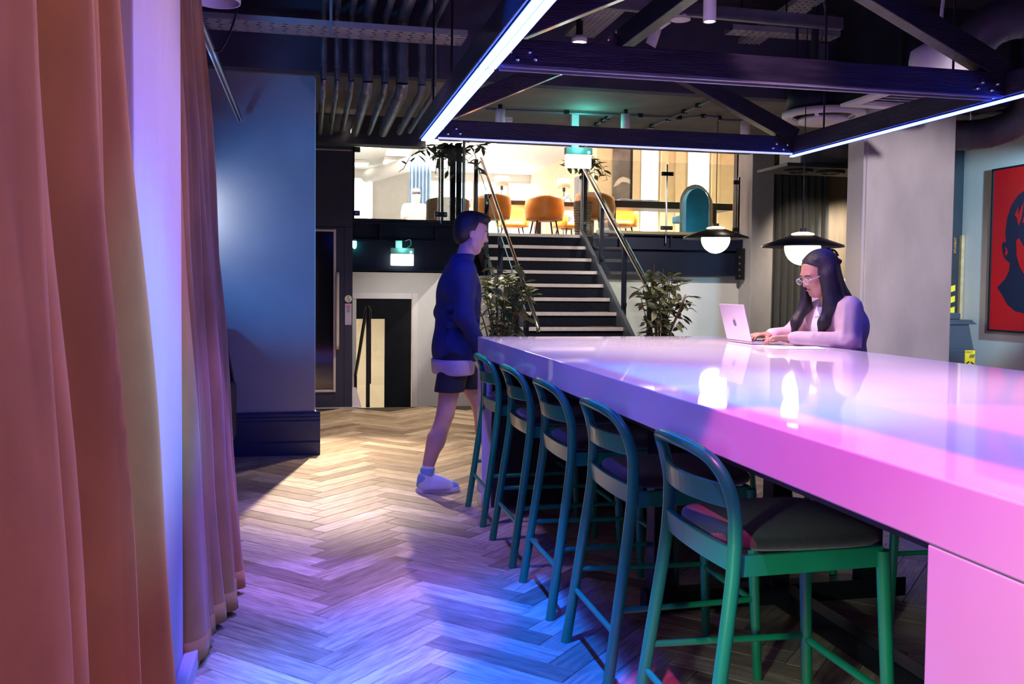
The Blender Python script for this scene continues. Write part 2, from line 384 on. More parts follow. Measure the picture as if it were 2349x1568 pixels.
me=bpy.data.meshes.new('far_planks');me.from_pydata(av,[],af);me.materials.append(MT['oak'])
u=me.uv_layers.new(name='UVMap');u.data.foreach_set('uv',[c for p in auv for c in p])
at=me.attributes.new('tone','FLOAT','FACE');at.data.foreach_set('value',tone)
o=bpy.data.objects.new('far_planks',me);COL.objects.link(o);o.parent=floor;o['kind']='stuff'
# ---- shell
struct(box1('wall_left',MT['blackpaint'],(-2.7,-3.6,0,-2.5,7.7,3.75)))
struct(box1('wall_back',MT['blackpaint'],(-2.7,-3.8,0,9.6,-3.6,3.75)))
struct(box1('ceiling',MT['ceil'],(-2.7,-3.8,3.75,9.8,7.4,3.9)))
sof=MB();sof.box(-2.7,7.46,3.02,9.8,10.4,3.25);struct(sof.build('ceiling_soffit',MT['soffit']))
struct(box1('trim_1',MT['beamface'],(-2.7,7.34,3.0,9.8,7.46,3.9)))
struct(box1('wall_bulkhead',MT['blackpaint'],(-2.7,10.36,3.02,1.72,10.5,4.7)))
struct(box1('wall_bulkhead_right',MT['soffit'],(1.72,10.4,3.30,9.8,12.4,3.42)))
# blue wall, its skirting
struct(box1('wall_blue',MT['bluewall'],(-2.6,7.6,0,.062,7.74,3.02)))
sk=MB()
prof=[(0,0),(.045,0),(.045,.10),(.034,.115),(.034,.27),(.026,.285),(.026,.30),(.016,.31),(.016,.325),(.006,.345),(0,.345)]
def skirt(mb,p0,p1,nrm):
    p0=Vector(p0);p1=Vector(p1);n=Vector(nrm);N=len(prof)
    A=[p0+n*a+Vector((0,0,b)) for a,b in prof];B=[p1+n*a+Vector((0,0,b)) for a,b in prof]
    mb.add(A+B,[(i,(i+1)%N,N+(i+1)%N,N+i) for i in range(N)]);mb.add(A,[tuple(range(N))]);mb.add(B,[tuple(reversed(range(N)))])
skirt(sk,(.062+.045,7.599,0),(-2.5,7.599,0),(0,-1,0))
struct(sk.build('baseboard_blue',MT['skirt']))
sk=MB();skirt(sk,(.0625,7.60,0),(.0625,7.74,0),(1,0,0));struct(sk.build('baseboard_blue_end',MT['white']))
# white strip standing for the lit edge at the end of the blue wall
struct(box1('trim_2',MT['white'],(.0625,7.598,.345,.068,7.612,3.0)))
# concrete pier between the mustard curtains
struct(box1('wall_pier',MT['concs'],(-.86,2.47,0,-.42,3.355,3.75),bevel=.006))
struct(box1('baseboard_pier',MT['concs'],(-.42,2.3,0,-.375,3.50,.075),bevel=.006))
# big column on the right
struct(box1('wall_column',MT['conc'],(4.60,7.0,0,5.445,7.26,2.95),bevel=.008))
g=MB();g.box(4.575,7.015,0,4.60,7.25,2.95);struct(g.build('trim_3',MT['concs'],bevel=.004))
struct(box1('trim_downstand',MT['ceil'],(4.5,6.93,2.951,5.9,7.339,3.749)))
# right-hand white wall that carries the poster
struct(box1('wall_right',MT['whitewall'],(6.5,-3.6,0,6.66,8.22,3.75)))
struct(box1('wall_right_dark',MT['blackpaint'],(9.6,-3.6,0,9.8,12.6,3.9)))
struct(box1('wall_right_panel',MT['blackpaint'],(6.30,8.22,0,6.66,8.30,3.0)))
# ---- lower hall below the raised floor
hall=MB();hall.box(-.4,12.0,-1.0,.62,12.12,1.53);hall.box(1.40,12.0,-1.0,2.20,12.12,1.53);hall.box(.62,12.0,1.19,1.40,12.12,1.53)
struct(hall.build('wall_lower_hall',MT['whitewall']))
struct(box1('wall_stair_side',MT['whitewall'],(2.19,10.5,-.9,2.23,12.0,1.5)))
struct(box1('floor_landing',MT['ltwood'],(-.4,10.45,-.95,2.4,15.5,-.85)))
struct(box1('wall_well',MT['whitewall'],(-.4,10.41,-.9,2.4,10.449,-.02)))
ar=MB();ar.box(1.33,11.965,-.85,1.41,12.0,1.27);ar.box(.45,11.965,1.19,1.33,12.0,1.27);struct(ar.build('trim_4',MT['white'],bevel=.006))
# door leaf with tall vision panel and the corridor beyond
dr=MB();dr.box(.45,12.02,-.85,.62,12.06,1.19);dr.box(.985,12.02,-.85,1.33,12.06,1.19);dr.box(.62,12.02,.93,.985,12.06,1.19);dr.box(.62,12.02,-.85,.985,12.06,-.6)
door=struct(dr.build('door_1',MT['doorblack']));box1('pane',MT['glass'],(.62,12.035,-.6,.985,12.045,.93),door)
hd=MB();hd.cyl((.79,11.95,.1),(.79,11.95,.93),.018);hd.build('door_handle',MT['black'],door)
cr=MB();cr.box(.3,12.12,-.9,.36,15.5,1.5);cr.box(1.5,12.12,-.9,1.56,15.5,1.5);cr.box(.3,15.4,-.9,1.56,15.5,1.5);cr.box(.3,12.12,1.45,1.56,15.5,1.5)
struct(cr.build('wall_corridor',MT['white']))
for i,y in enumerate((12.9,13.9)):
    struct(box1('trim_corridor',MT['white'],(1.46,y,-.85,1.5,y+.09,1.2)))
# ---- right block: white wall below, pilaster, metal cladding
struct(box1('wall_under_stair',MT['whitewall'],(3.9,12.62,0,6.25,12.75,1.56)))
struct(box1('floor_rear',MT['oak'],(2.42,10.45,-.1,9.6,12.75,-.012)))
struct(box1('wall_pilaster',MT['conc'],(6.22,12.25,0,6.56,12.75,3.4),bevel=.006))
struct(box1('wall_metal',MT['metalwall'],(6.56,12.55,0,9.6,12.72,3.4)))
# ---- upper floor slab and upper room shell
sl=MB();sl.box(.49,10.5,1.56,1.72,12.72,Z_UP);sl.box(-1.5,12.72,1.56,6.22,27,Z_UP);sl.box(6.22,12.75,1.56,13,27,Z_UP)
struct(sl.build('floor_upper',MT['dwood']))
struct(box1('wall_upper_left',MT['white'],(.30,10.5,Z_UP,.49,17.0,4.6)))
struct(box1('wall_upper_left_far',MT['white'],(.30,17.0,Z_UP,.40,26.6,4.6)))
struct(box1('ceiling_upper',MT['white'],(-1.5,12.4,4.6,13,27,4.7)))
struct(box1('wall_upper_right',MT['cream'],(9.75,12.7,Z_UP,9.9,20,4.6)))
struct(box1('wall_upper_grey',MT['soffit'],(6.22,12.70,2.1,6.56,12.85,4.6)))
# far wall with the bright windows
fw=MB();fw.box(-1.5,26.4,Z_UP,13,26.55,4.6);struct(fw.build('wall_upper_far',MT['white']))
for i,(x0,x1) in enumerate(((1.2,1.75),(2.9,4.6),(4.75,6.6))):
    f_=struct(box1('window_%d'%(i+1),MT['white'],(x0-.06,26.34,2.5,x1+.06,26.4,4.35)))
    MB().box(x0,26.30,2.56,x1,26.339,4.3).build('window_pane',MT['window'],f_)
    if x1-x0>1: 
        q=MB();q.box((x0+x1)/2-.03,26.28,2.56,(x0+x1)/2+.03,26.30,4.3);q.build('window_mullion',MT['white'],f_)
# right part of the upper room: cream wall with slim windows and pilasters
struct(box1('wall_upper_cream',MT['cream'],(6.35,20.0,Z_UP,9.75,20.15,4.6)))
struct(box1('wall_upper_return',MT['cream'],(6.35,20.15,Z_UP,6.5,26.4,4.6)))
for i,(x0,x1) in enumerate(((7.42,7.78),(8.55,9.02))):
    f_=struct(box1('window_%d'%(i+4),MT['white'],(x0-.03,19.96,2.35,x1+.03,19.999,4.5)))
    MB().box(x0,19.94,2.4,x1,19.959,4.45).build('window_pane',MT['window'],f_)
for i,(x0,x1) in enumerate(((7.18,7.36),(7.86,8.05),(8.22,8.45),(9.1,9.3))):
    struct(box1('trim_%d'%(i+5),MT['cream'],(x0,19.93,Z_UP,x1,19.999,4.6),bevel=.01))
# ceiling services and lit panels in the upper room
for i,(x,y) in enumerate(((1.4,21.5),(2.15,22.5),(2.2,24.0),(1.3,24.8))):
    t=thing('ceiling_panel',['square lit ceiling panel nearest the dark bulkhead','lit ceiling panel beside the white duct','lit ceiling panel above the seated man','lit ceiling panel deepest in the upper room'][i],'ceiling light',(x,y,4.5),'lit panels on the upper room ceiling')
    MB().box(x-.3,y-.35,4.53,x+.3,y+.35,4.6).build('frame',MT['white'],t,bevel=.01)
    MB().box(x-.27,y-.32,4.515,x+.27,y+.32,4.529).build('diffuser',MT['panel'],t)
d=MB();d.cyl((1.6,25.5,4.30),(3.6,18.5,4.30),.18,n=20);t=tag(d.build('white_duct',MT['white']),'fat white round duct under the upper room ceiling','duct')
# ================================================================== TABLE, STOOLS
TX0,TX1,TY0,TY1,TZ=1.055,2.83,-.2,5.745,1.05
t=thing('bar_table','long white solid surface bar table with slab legs, lit pink','table',((TX0+TX1)/2,2.8,0))
MB().box(TX0,TY0,.93,TX1,TY1,TZ).build('tabletop',MT['solid'],t,bevel=.004)
MB().box(TX0+.001,5.58,0,TX1-.001,TY1-.001,.9297).build('leg',MT['solid'],t,bevel=.004)
MB().box(TX0+.001,TY0+.001,0,TX1-.001,1.40,.9297).build('leg',MT['solid'],t,bevel=.004)
MB().box(TX0+.06,5.55,.012,TX1-.06,5.579,.9285).build('inner_shade_panel',MT['blackpaint'],t)  # black sheet standing in for the shade inside the far leg
MB().box(TX0+.05,1.401,.90,TX1-.05,5.549,.9285).build('underside_board',MT['blackpaint'],t)
for x in (1.45,2.43):
    for y in (3.62,):
        MB().box(x-.045,y-.045,.10,x+.045,y+.045,.899).build('post',MT['black'],t,bevel=.004)
MB().box(1.94,3.575,.10,2.03,3.665,.899).build('post',MT['black'],t,bevel=.004)
MB().box(1.38,3.58,.015,2.60,3.66,.10).build('floor_beam',MT['black'],t,bevel=.004)
MB().box(1.96,1.405,.015,2.04,3.579,.10).build('floor_beam',MT['black'],t,bevel=.004)
MB().box(1.96,3.661,.015,2.04,5.54,.10).build('floor_beam',MT['black'],t,bevel=.004)
# ---- stool prototype, local +x towards the table
def bez(pts,n=6):
    """Catmull-Rom through the points"""
    P=[Vector(p) for p in pts];P=[P[0]*2-P[1]]+P+[P[-1]*2-P[-2]];out=[]
    for i in range(1,len(P)-2):
        for k in range(n):
            s=k/n;a,b,c,d=P[i-1],P[i],P[i+1],P[i+2]
            out.append(.5*((2*b)+(c-a)*s+(2*a-5*b+4*c-d)*s*s+(3*b-a-3*c+d)*s**3))
    out.append(P[-2]);return out
def make_stool():
    t=thing('bar_stool','','stool')
    g=MT['green']
    for s in (-1,1):
        MB().tube(bez([(-.295,.247*s,0),(-.25,.235*s,.32),(-.212,.224*s,.60),(-.203,.221*s,.72)],5),.0195,12).build('leg',g,t)
        MB().tube([(.272,.215*s,0),(.255,.208*s,.33),(.238,.20*s,.672)],[.016,.0185,.0195],12).build('leg',g,t)
        MB().tube([(-.252,.235*s,.285),(.257,.209*s,.285)],.0105,10).build('stretcher',g,t)
        MB().bar((-.205,.214*s,.655),(.238,.195*s,.655),.016,.056).build('side_rail',g,t,bevel=.003)
    MB().tube([(-.262,-.236,.205),(-.262,.236,.205)],.0105,10).build('stretcher',g,t)
    MB().tube([(.258,-.209,.275),(.258,.209,.275)],.0125,10).build('stretcher',g,t)
    bow=bez([(-.203,-.221,.72),(-.206,-.219,.80),(-.226,-.208,.875),(-.252,-.178,.925),(-.275,-.12,.948),(-.288,0,.956),(-.275,.12,.948),(-.252,.178,.925),(-.226,.208,.875),(-.206,.219,.80),(-.203,.221,.72)],6)
    rr=[.0195-.003*math.sin(PI*i/(len(bow)-1)) for i in range(len(bow))]
    MB().tube(bow,rr,12).build('back_bow',g,t)
    def curved(z0,z1,bulge,x0,th):
        m=MB();n=12;pts=[]
        for k in range(n+1):
            y=-.207+.414*k/n;x=x0-bulge*(1-(y/.21)**2);pts.append((x,y))
        v=[]
        for x,y in pts:
            for dx,z in ((-th/2,z0),(th/2,z0),(th/2,z1),(-th/2,z1)): v.append((x+dx-(z-z0)*.10,y,z))
        f=[]
        for k in range(n):
            for q in range(4): f.append((k*4+q,k*4+(q+1)%4,(k+1)*4+(q+1)%4,(k+1)*4+q))
        f+= [(3,2,1,0),(n*4,n*4+1,n*4+2,n*4+3)]
        m.add(v,f);return m
    curved(.805,.868,.045,-.212,.013).build('back_slat',g,t,bevel=.003)
    curved(.640,.706,.012,-.204,.016).build('back_rail',g,t,bevel=.003)
    MB().bar((.238,-.185,.652),(.238,.185,.652),.018,.055).build('front_rail',g,t,bevel=.003)
    # padded seat
    def seat(u,v):
        a=2*PI*u;ph=-PI/2+PI*v
        ex=.42;c,s_=math.cos(a),math.sin(a)
        cp=max(0,math.cos(ph))**.45
        x=.235*math.copysign(abs(c)**ex,c)*cp;wd=.225 if x<0 else .225
        y=wd*math.copysign(abs(s_)**ex,s_)*cp
        if x<0:y*=1+.25*x/.235*.3
        zz=.031*math.copysign(abs(math.sin(ph))**.7,math.sin(ph))
        return (x+.03,y,.706+zz+(.006*(1-cp) if ph>0 else 0))
    MB().grid(seat,40,14,True,True).build('seat',MT['seat'],t)
    return t
proto=make_stool()
LB=['green bar stool nearest the camera, its whole seat showing','green bar stool second from the camera, left of the bar table','middle green bar stool of the row along the left table edge','green bar stool fourth from the camera, left of the bar table','farthest green bar stool of the left row, beside the walking man']
for i,y in enumerate((2.385,3.145,3.878,4.60,5.375)):
    o=proto if i==0 else copy_tree(proto)
    o.location=(1.275,y,0);tag(o,LB[i],'stool','green bar stools around the table')
LB2=['green bar stool on the far side of the table nearest the slab leg','dark green bar stool across the table, second from the near slab leg','dark green bar stool across the table, seen between the base posts','green bar stool the seated woman sits on','far side green bar stool next to the far table end']
for i,y in enumerate((2.0,2.75,3.55,4.85,5.38)):
    o=copy_tree(proto);o.location=(2.62 if i!=3 else 2.99,y,0);o.rotation_euler=(0,0,PI)
    if i==0:o.location.x=2.66
    tag(o,LB2[i],'stool','green bar stools around the table')
# ================================================================== MUSTARD CURTAINS
def curtain(name,label,y0,y1,crests,xb,slope,depth,ztop,zbot,m,spread=0,sharp=.6,seed=1):
    """pleated cloth along y; crests are (y, x at the floor) of the ridges facing +x"""
    cr=sorted(crests);n=len(cr);rng=random.Random(seed)
    keys=[(y0,None)]
    for i,(y,x) in enumerate(cr):
        keys.append((y,x))
        keys.append(((y+cr[i+1][0])/2 if i<n-1 else y1,None))
    t=thing(name,label,'curtain',(xb,(y0+y1)/2,zbot))
    K=[(y,(x if x is not None else min(cr,key=lambda c:abs(c[0]-y))[1]-depth*rng.uniform(.85,1.1))) for y,x in keys]
    NS=14;NU=(len(K)-1)*NS
    def fn(u,v):
        z=zbot+(ztop-zbot)*v;s=u*(len(K)-1);i=min(int(s),len(K)-2);f=s-i
        ya,xa=K[i];yb_,xc=K[i+1];up=xc>xa
        y=ya+(yb_-ya)*f
        e=(math.sin(f*PI/2)**sharp if up else 1-math.sin((1-f)*PI/2)**sharp) if up else math.cos(f*PI/2)**sharp
        x=xa+(xc-xa)*e if up else xc+(xa-xc)*e
        k=1-.45*v
        xm=sum(c[1] for c in cr)/n-depth*.5
        x=xm+(x-xm)*k-slope*z
        yc=(y0+y1)/2
        y=y+spread*(1-v)*(y-yc)
        x+=.010*math.sin(1.7*z+2.1*i)+.004*math.sin(6*z+3*s)+depth*.05*math.sin(5*s+.6*z)
        return (x,y,z)
    MB().grid(fn,NU,30).build('fabric',m,t,solid=.006)
    def hm(u,v):
        x,y,z=fn(u,v*.030);return (x+.0045,y-.002,z)
    MB().grid(hm,NU,2).build('hem',m,t,solid=.002)
    return t
curtain('velvet_curtain','mustard velvet curtain filling the left foreground in deep folds',.55,2.44,((.75,-.30),(1.10,-.31),(1.50,-.315),(1.76,-.35),(1.93,-.315),(2.16,-.36),(2.35,-.315)),-.32,.040,.27,3.5,.03,MT['curt'],spread=.06)
curtain('velvet_curtain','mustard velvet curtain hanging behind the pale concrete pier',3.375,4.33,((3.52,-.345),(3.66,-.345),(3.80,-.32),(3.93,-.287),(4.07,-.30),(4.20,-.273),(4.29,-.29)),-.30,.055,.085,2.62,.03,MT['curt'],spread=.03,seed=4)
# ================================================================== HANGING TIMBER FRAME WITH LED STRIPS
FX0,FX1,FZ=.72,3.20,2.27
t=thing('timber_frame','black stained timber roof frame hanging over the table with blue LED strips','light frame',(1.96,3.6,FZ))
W=MT['wood']
for x in (FX0,FX1):
    MB().box(x-.05,.2,FZ,x+.05,5.74,FZ+.11).build('eave_beam',W,t,bevel=.004)
AX,AZ=1.955,2.93
for y in (5.68,3.77,1.86):
    MB().box(FX0+.05,y-.04,FZ,FX1-.05,y+.04,FZ+.11).build('tie_beam',W,t,bevel=.004)
    # lighter twin edge strips under the tie beam
    for dy in (-.031,.031):
        if y<5: MB().box(FX0+.06,y+dy-.008,FZ-.007,FX1-.06,y+dy+.008,FZ-.0005).build('edge_strip',MT['galvd'],t)
    for s,x in ((1,FX0),(-1,FX1)):
        MB().bar((x+s*.02,y,FZ+.115),(AX-s*.02,y,AZ),.078,.105,up=(0,0,1)).build('rafter',W,t,bevel=.004)
    for s,x in ((1,FX0),(-1,FX1)):
        for dx,dz in ((.09,.055),(.17,.058),(.12,.025),(.195,.03)):
            b=MB();b.cyl((x+s*dx,y-.040,FZ+dz),(x+s*dx,y-.046,FZ+dz),.013,n=8);b.sphere((x+s*dx,y-.046,FZ+dz),.0095,8);b.build('bolt',MT['chrome'],t)
    for dx,dz in ((-.10,.0),(.10,.0),(-.05,.05),(.05,.05)):
        b=MB();b.cyl((AX+dx,y-.040,AZ+dz),(AX+dx,y-.046,AZ+dz),.013,n=8);b.sphere((AX+dx,y-.046,AZ+dz),.0095,8);b.build('bolt',MT['chrome'],t)
MB().box(AX-.04,.2,AZ-.06,AX+.04,5.76,AZ+.07).build('ridge_beam',W,t,bevel=.004)
for x in (FX0,FX1):
    b=MB();b.box(x-.036,.25,FZ-.006,x+.036,5.72,FZ-.0005);b.build('led_channel',MT['black'],t)
for dx in (-.019,.019):
    MB().box(FX0+dx-.0145,.25,FZ-.014,FX0+dx+.0145,3.755,FZ-.0065).build('led_strip',MT['led'],t)
    MB().box(FX0+dx-.0145,3.785,FZ-.014,FX0+dx+.0145,5.715,FZ-.0065).build('led_strip',MT['led'],t)
MB().box(FX1-.030,.25,FZ-.014,FX1-.004,5.715,FZ-.0065).build('led_strip',MT['led'],t)
MB().box(FX0+.06,5.625,FZ-.011,FX1-.06,5.637,FZ-.0005).build('led_strip',MT['leddim'],t)
for x,y in ((FX0,5.42),(FX0,4.72),(FX1,5.35),(FX0,3.0),(FX1,3.6),(FX1,4.15)):
    MB().cyl((x,y,FZ+.11),(x,y,3.75),.006,n=8).build('hanging_rod',MT['black'],t)
# ================================================================== PIPES, TRAYS, CONDUITS
PX=((.121,.024,'thin lagged pipe nearest the blue wall'),(.221,.020,'thin lagged pipe second from the blue wall'),(.329,.024,'slim lagged pipe third from the blue wall'),(.45,.041,'thick foil lagged pipe fourth from the blue wall'),(.582,.028,'medium lagged pipe between the two thick ones'),(.712,.047,'thickest foil lagged pipe, sixth from the blue wall'),(.863,.030,'dark pipe seventh from the blue wall'),(.957,.020,'thin dark pipe farthest from the blue wall'))
for i,(x,r,lab) in enumerate(PX):
    t=thing('ceiling_pipe',lab+', dropping below the ceiling','pipe',(x,7.2,2.86),'pipes dropping below the dark ceiling')
    zu=3.38+(.02 if r>.035 else 0);m=MT['foil'] if i<6 else MT['galvd'];yd=7.19-r*.4;rr=r
    up=MB();up.tube([(x,4.0,zu),(x,yd-.06,zu),(x,yd-.018,zu-.018),(x,yd,zu-.06)],r,14);up.build('run',m,t)
    MB().cyl((x,yd,zu-.06),(x,yd,2.86+.05),r,n=14).build('drop',m,t)
    lo=MB();lo.tube([(x,yd,2.91),(x,yd+.018,2.868),(x,yd+.06,2.85),(x,9.25-.05*i,2.83)],r,14);lo.build('run',m,t)
    for q in range(4):
        y=7.5+q*.42+.05*(i%3)
        MB().cyl((x,y,2.848),(x,y+.03,2.848),r+.003,n=14).build('tape_band',MT['galvd'],t)
    MB().cyl((x,yd,3.0),(x,yd,3.02),r+.003,n=14).build('tape_band',MT['galvd'],t)
MB().box(-.2,9.2,2.74,1.15,9.4,3.02).build('pipe_bulkhead',MT['blackpaint'])
tag(bpy.data.objects['pipe_bulkhead'],'black boxed bulkhead the lagged pipes run into','bulkhead')
def perf_tray(name,label,p0,p1,wd,nrow,pitch,lip=.04,hole=.3,mt=None):
    """flat perforated cable tray: a bottom plate with real slots, two lips"""
    p0=Vector(p0);p1=Vector(p1);d=(p1-p0);L=d.length;d.normalize();s=d.cross(Vector((0,0,1)));s.normalize()
    t=thing(name,label,'cable tray',(p0+p1)/2)
    mt=mt or MT['perf']
    m=MB();nc=int(L/pitch)
    # plate built from strips leaving slots open
    rw=wd/nrow
    for r_ in range(nrow):
        a=-wd/2+r_*rw
        m.bar(p0+s*(a+rw*.15),p1+s*(a+rw*.15),rw*.30,.002)
        m.bar(p0+s*(a+rw*.85),p1+s*(a+rw*.85),rw*.30,.002)
        for c in range(nc):
            q0=p0+d*(c*pitch+pitch*.5*hole*(1 if r_%2 else 2))+s*(a+rw*.5);m.bar(q0,q0+d*pitch*(1-hole),rw*.4,.002)
    m.build('plate',mt,t)
    for k in (-1,1):
        q=s*(wd/2*k)+Vector((0,0,lip/2));MB().bar(p0+q,p1+q,.003,lip).build('side_lip',mt,t)
    return t
perf_tray('cable_tray','long perforated steel cable tray crossing under the pipes',(-1.6,6.93,3.20),(1.15,6.93,3.20),.30,5,.09)
perf_tray('cable_tray','perforated steel tray above the timber frame ridge',(2.11,7.15,3.35),(2.11,4.4,3.35),.24,6,.045,mt=MT['galv'])
perf_tray('cable_tray','perforated tray running away above the white ceiling spot',(3.42,5.2,3.42),(3.62,7.25,3.42),.18,4,.06,mt=MT['galv'])
perf_tray('cable_tray','short perforated tray crossing above the round air vent',(3.2,6.75,3.36),(4.1,6.72,3.36),.16,4,.06,mt=MT['galv'])
b=MB();b.box(.155,6.76,3.12,.175,6.775,3.75);tag(b.build('tray_bracket',MT['galv']),'slotted strut hanger holding the left cable tray','bracket')
b=MB();b.bar((1.9,6.08,3.30),(3.80,6.15,3.30),.045,.085);b.bar((1.9,6.08,3.275),(3.80,6.15,3.275),.06,.02)
tag(b.build('ceiling_strut',MT['galvd']),'dark steel strut ending above the timber frame','strut')
for i,(x,y) in enumerate(((2.2,6.09),(3.0,6.12),(3.35,6.13))):
    b=MB();b.cyl((x,y,3.34),(x,y,3.75),.007,n=8);tag(b.build('drop_rod',MT['black']),['drop rod left of the white ceiling spot','drop rod holding the dark strut at mid span','drop rod nearest the strut end'][i],'rod')
b=MB();b.cyl((3.62,6.2,2.98),(3.62,6.2,3.75),.028,n=12);b.cyl((3.56,6.35,3.05),(3.56,6.35,3.75),.012,n=8)
tag(b.build('drop_pipe',MT['blackpaint']),'black vertical pipe dropping behind the tie beam','pipe')
b=MB();b.box(3.66,6.25,3.0,3.76,6.32,3.18);b.tube(bez([(3.71,6.28,3.18),(3.70,6.2,3.35),(3.62,6.1,3.45),(3.55,6.05,3.6),(3.6,6.0,3.74)],5),.007,6);tag(b.build('junction_box',MT['galvd']),'small grey junction box with a looping cable','junction box')
# conduits on the soffit
def conduit(label,pts,r=.013):
    t=thing('conduit',label,'conduit',pts[0])
    MB().tube(bez(pts,5),r,8).build('run',MT['galvd'],t)
    for k in range(1,7):
        i=(len(pts)-1)*k/7;a=Vector(pts[int(i)]);b=Vector(pts[min(int(i)+1,len(pts)-1)]);p=a.lerp(b,i-int(i))
        MB().box(p.x-.022,p.y-.022,p.z-.018,p.x+.022,p.y+.022,p.z+.022).build('saddle',MT['black'],t,bevel=.004)
conduit('black conduit running across the concrete soffit',[(1.6,8.45,2.995),(2.2,8.42,2.995),(2.8,8.40,2.995),(3.3,8.38,2.995),(3.5,8.36,2.99),(3.62,8.20,2.985),(3.78,8.20,2.985),(3.9,8.34,2.99),(4.4,8.33,2.995),(5.0,8.33,2.995)])
conduit('conduit branching towards the stairs beside the middle soffit spot',[(2.82,8.42,2.995),(2.83,8.8,2.995),(2.85,9.4,2.995),(2.85,10.2,2.995)],.011)
conduit('conduit running back from the downstand beside the right rafter',[(3.42,7.5,2.995),(3.41,8.2,2.995),(3.4,9.2,2.995),(3.4,10.2,2.995)],.012)
# ================================================================== CEILING SPOTS
def canspot(label,x,y,zt,zb,r,mount=.03,ceil=3.02,power=14,driver=True):
    t=thing('ceiling_spot',label,'spotlight',(x,y,zb),'white cylindrical spots')
    b=MB();b.lathe([(0,zt),(r,zt),(r,zb),(r-.006,zb),(r-.008,zb+.02),(0,zb+.02)],(x,y,0),20);b.build('can',MT['whitefix'],t)
    b=MB();b.cyl((x,y,zb+.006),(x,y,zb+.012),r-.009,n=20);b.build('lens',MT['lens'],t)
    b=MB();b.cyl((x,y,zt),(x,y,ceil),r*.45,n=12);b.build('stem',MT['black'],t)
    if driver: MB().box(x+r*.8,y-.02,zb+.03,x+r*.8+.075,y+.02,zb+.07).build('bracket',MT['whitefix'],t,bevel=.004)
    l=spot('ceiling_spot_lamp',(x,y,zb-.01),(x,y,0),WARM,power,80,.7,.03);return t
canspot('white can spot on the soffit nearest the blue led corner',1.72,8.33,2.975,2.84,.046)
canspot('white can spot in the middle of the soffit, left of the stairs',2.89,8.24,2.975,2.82,.043,driver=False)
canspot('white can spot on the soffit behind the right rafter',4.10,8.25,2.975,2.81,.043,driver=False)
canspot('long white tube spot hanging above the tie beam at the top',2.557,5.68,3.5,3.10,.042,ceil=3.75,power=20,driver=False)
canspot('short white can spot below the perforated tray',1.985,6.72,3.235,3.19,.058,ceil=3.36,power=10,driver=False)
t=thing('track_light','white lighting track with a pink lit spot head','track light',(2.49,6.4,3.28))
MB().box(2.465,3.9,3.29,2.515,7.1,3.325).build('track',MT['whitefix'],t,bevel=.003)
MB().box(2.462,3.9,3.285,2.475,7.1,3.29).build('track_lip',MT['whitefix'],t);MB().box(2.505,3.9,3.285,2.518,7.1,3.29).build('track_lip',MT['whitefix'],t)
MB().box(2.47,6.22,3.235,2.51,6.42,3.284).build('adaptor',MT['whitefix'],t,bevel=.006)
b=MB();b.cyl((2.44,6.33,3.22),(2.40,6.35,3.08),.04,n=18);b.build('spot_head',MT['whitefix'],t)
b=MB();b.cyl((2.55,6.15,3.24),(2.55,6.15,3.275),.07,n=20);b.build('cap',MT['whitefix'],t)
# white dome shade hung top left
t=thing('dome_lamp','white dome lamp shade with a dark spot head at the curtain top','lamp',(-.40,4.95,2.78))
b=MB();b.lathe([(.02,3.04),(.08,3.02),(.112,2.97),(.120,2.86),(.118,2.80),(.11,2.80),(.112,2.86),(.10,2.96),(.02,3.02)],(-.45,5.0,0),28);b.build('shade',MT['whitefix'],t)
b=MB();b.cyl((-.49,4.88,2.94),(-.50,4.84,2.80),.042,n=18);b.build('spot_head',MT['navy'],t)
b=MB();b.cyl((-.45,5.0,3.03),(-.45,5.0,3.75),.012,n=8);b.build('stem',MT['black'],t)
b=MB();b.tube(bez([(-.30,5.05,3.7),(-.33,5.1,3.2),(-.36,5.2,2.85),(-.44,5.2,2.62),(-.50,5.25,2.62)],6),.006,6);tag(b.build('hanging_cable',MT['black']),'thin black cable looping down from the dome lamp','cable')
# curtain rail
t=thing('curtain_rail','black curtain rail running from the curtain towards the blue wall','rail',(-.50,5,2.6))
MB().box(-.515,.6,2.615,-.485,7.45,2.64).build('rail',MT['black'],t)
for s in (-1,1): MB().box(-.50+s*.012-.004,.6,2.602,-.50+s*.012+.004,7.45,2.615).build('rail_lip',MT['alu'],t)
# round air diffuser, square grille, ducts on the right
t=thing('air_diffuser','round white air diffuser ring with a blue grey drum above','air vent',(4.20,7.03,2.74))
cx,cy=4.20,7.03
b=MB();b.lathe([(.25,2.80),(.325,2.78),(.335,2.81),(.335,2.84),(.25,2.84),(.25,2.80)],(cx,cy,0),40);b.build('outer_ring',MT['whitefix'],t)
b=MB();b.lathe([(0,2.745),(.17,2.745),(.20,2.76),(.20,2.79),(0,2.79)],(cx,cy,0),36);b.build('inner_disc',MT['whitefix'],t)
b=MB();b.lathe([(0,2.84),(.24,2.84),(.22,3.02),(.16,3.06),(0,3.06)],(cx-.08,cy,0),32);b.build('drum',MT['navy'],t)
for k in range(4):
    a=PI/4+k*PI/2;MB().bar((cx+.19*math.cos(a),cy+.19*math.sin(a),2.78),(cx+.26*math.cos(a),cy+.26*math.sin(a),2.815),.03,.01).build('spoke',MT['whitefix'],t)
MB().cyl((cx-.08,cy,3.06),(cx-.08,cy,3.749),.012,n=8).build('drop_rod',MT['black'],t)
t=thing('vent_grille','square white ceiling grille with black slots','air vent',(4.15,5.92,2.72))
gx,gy=4.15,5.92
b=MB();b.box(gx-.30,gy-.30,2.72,gx+.30,gy-.20,2.74);b.box(gx-.30,gy+.20,2.72,gx+.30,gy+.30,2.74);b.box(gx-.30,gy-.2,2.72,gx-.20,gy+.2,2.74);b.box(gx+.20,gy-.2,2.72,gx+.30,gy+.2,2.74);b.build('frame',MT['whitefix'],t)
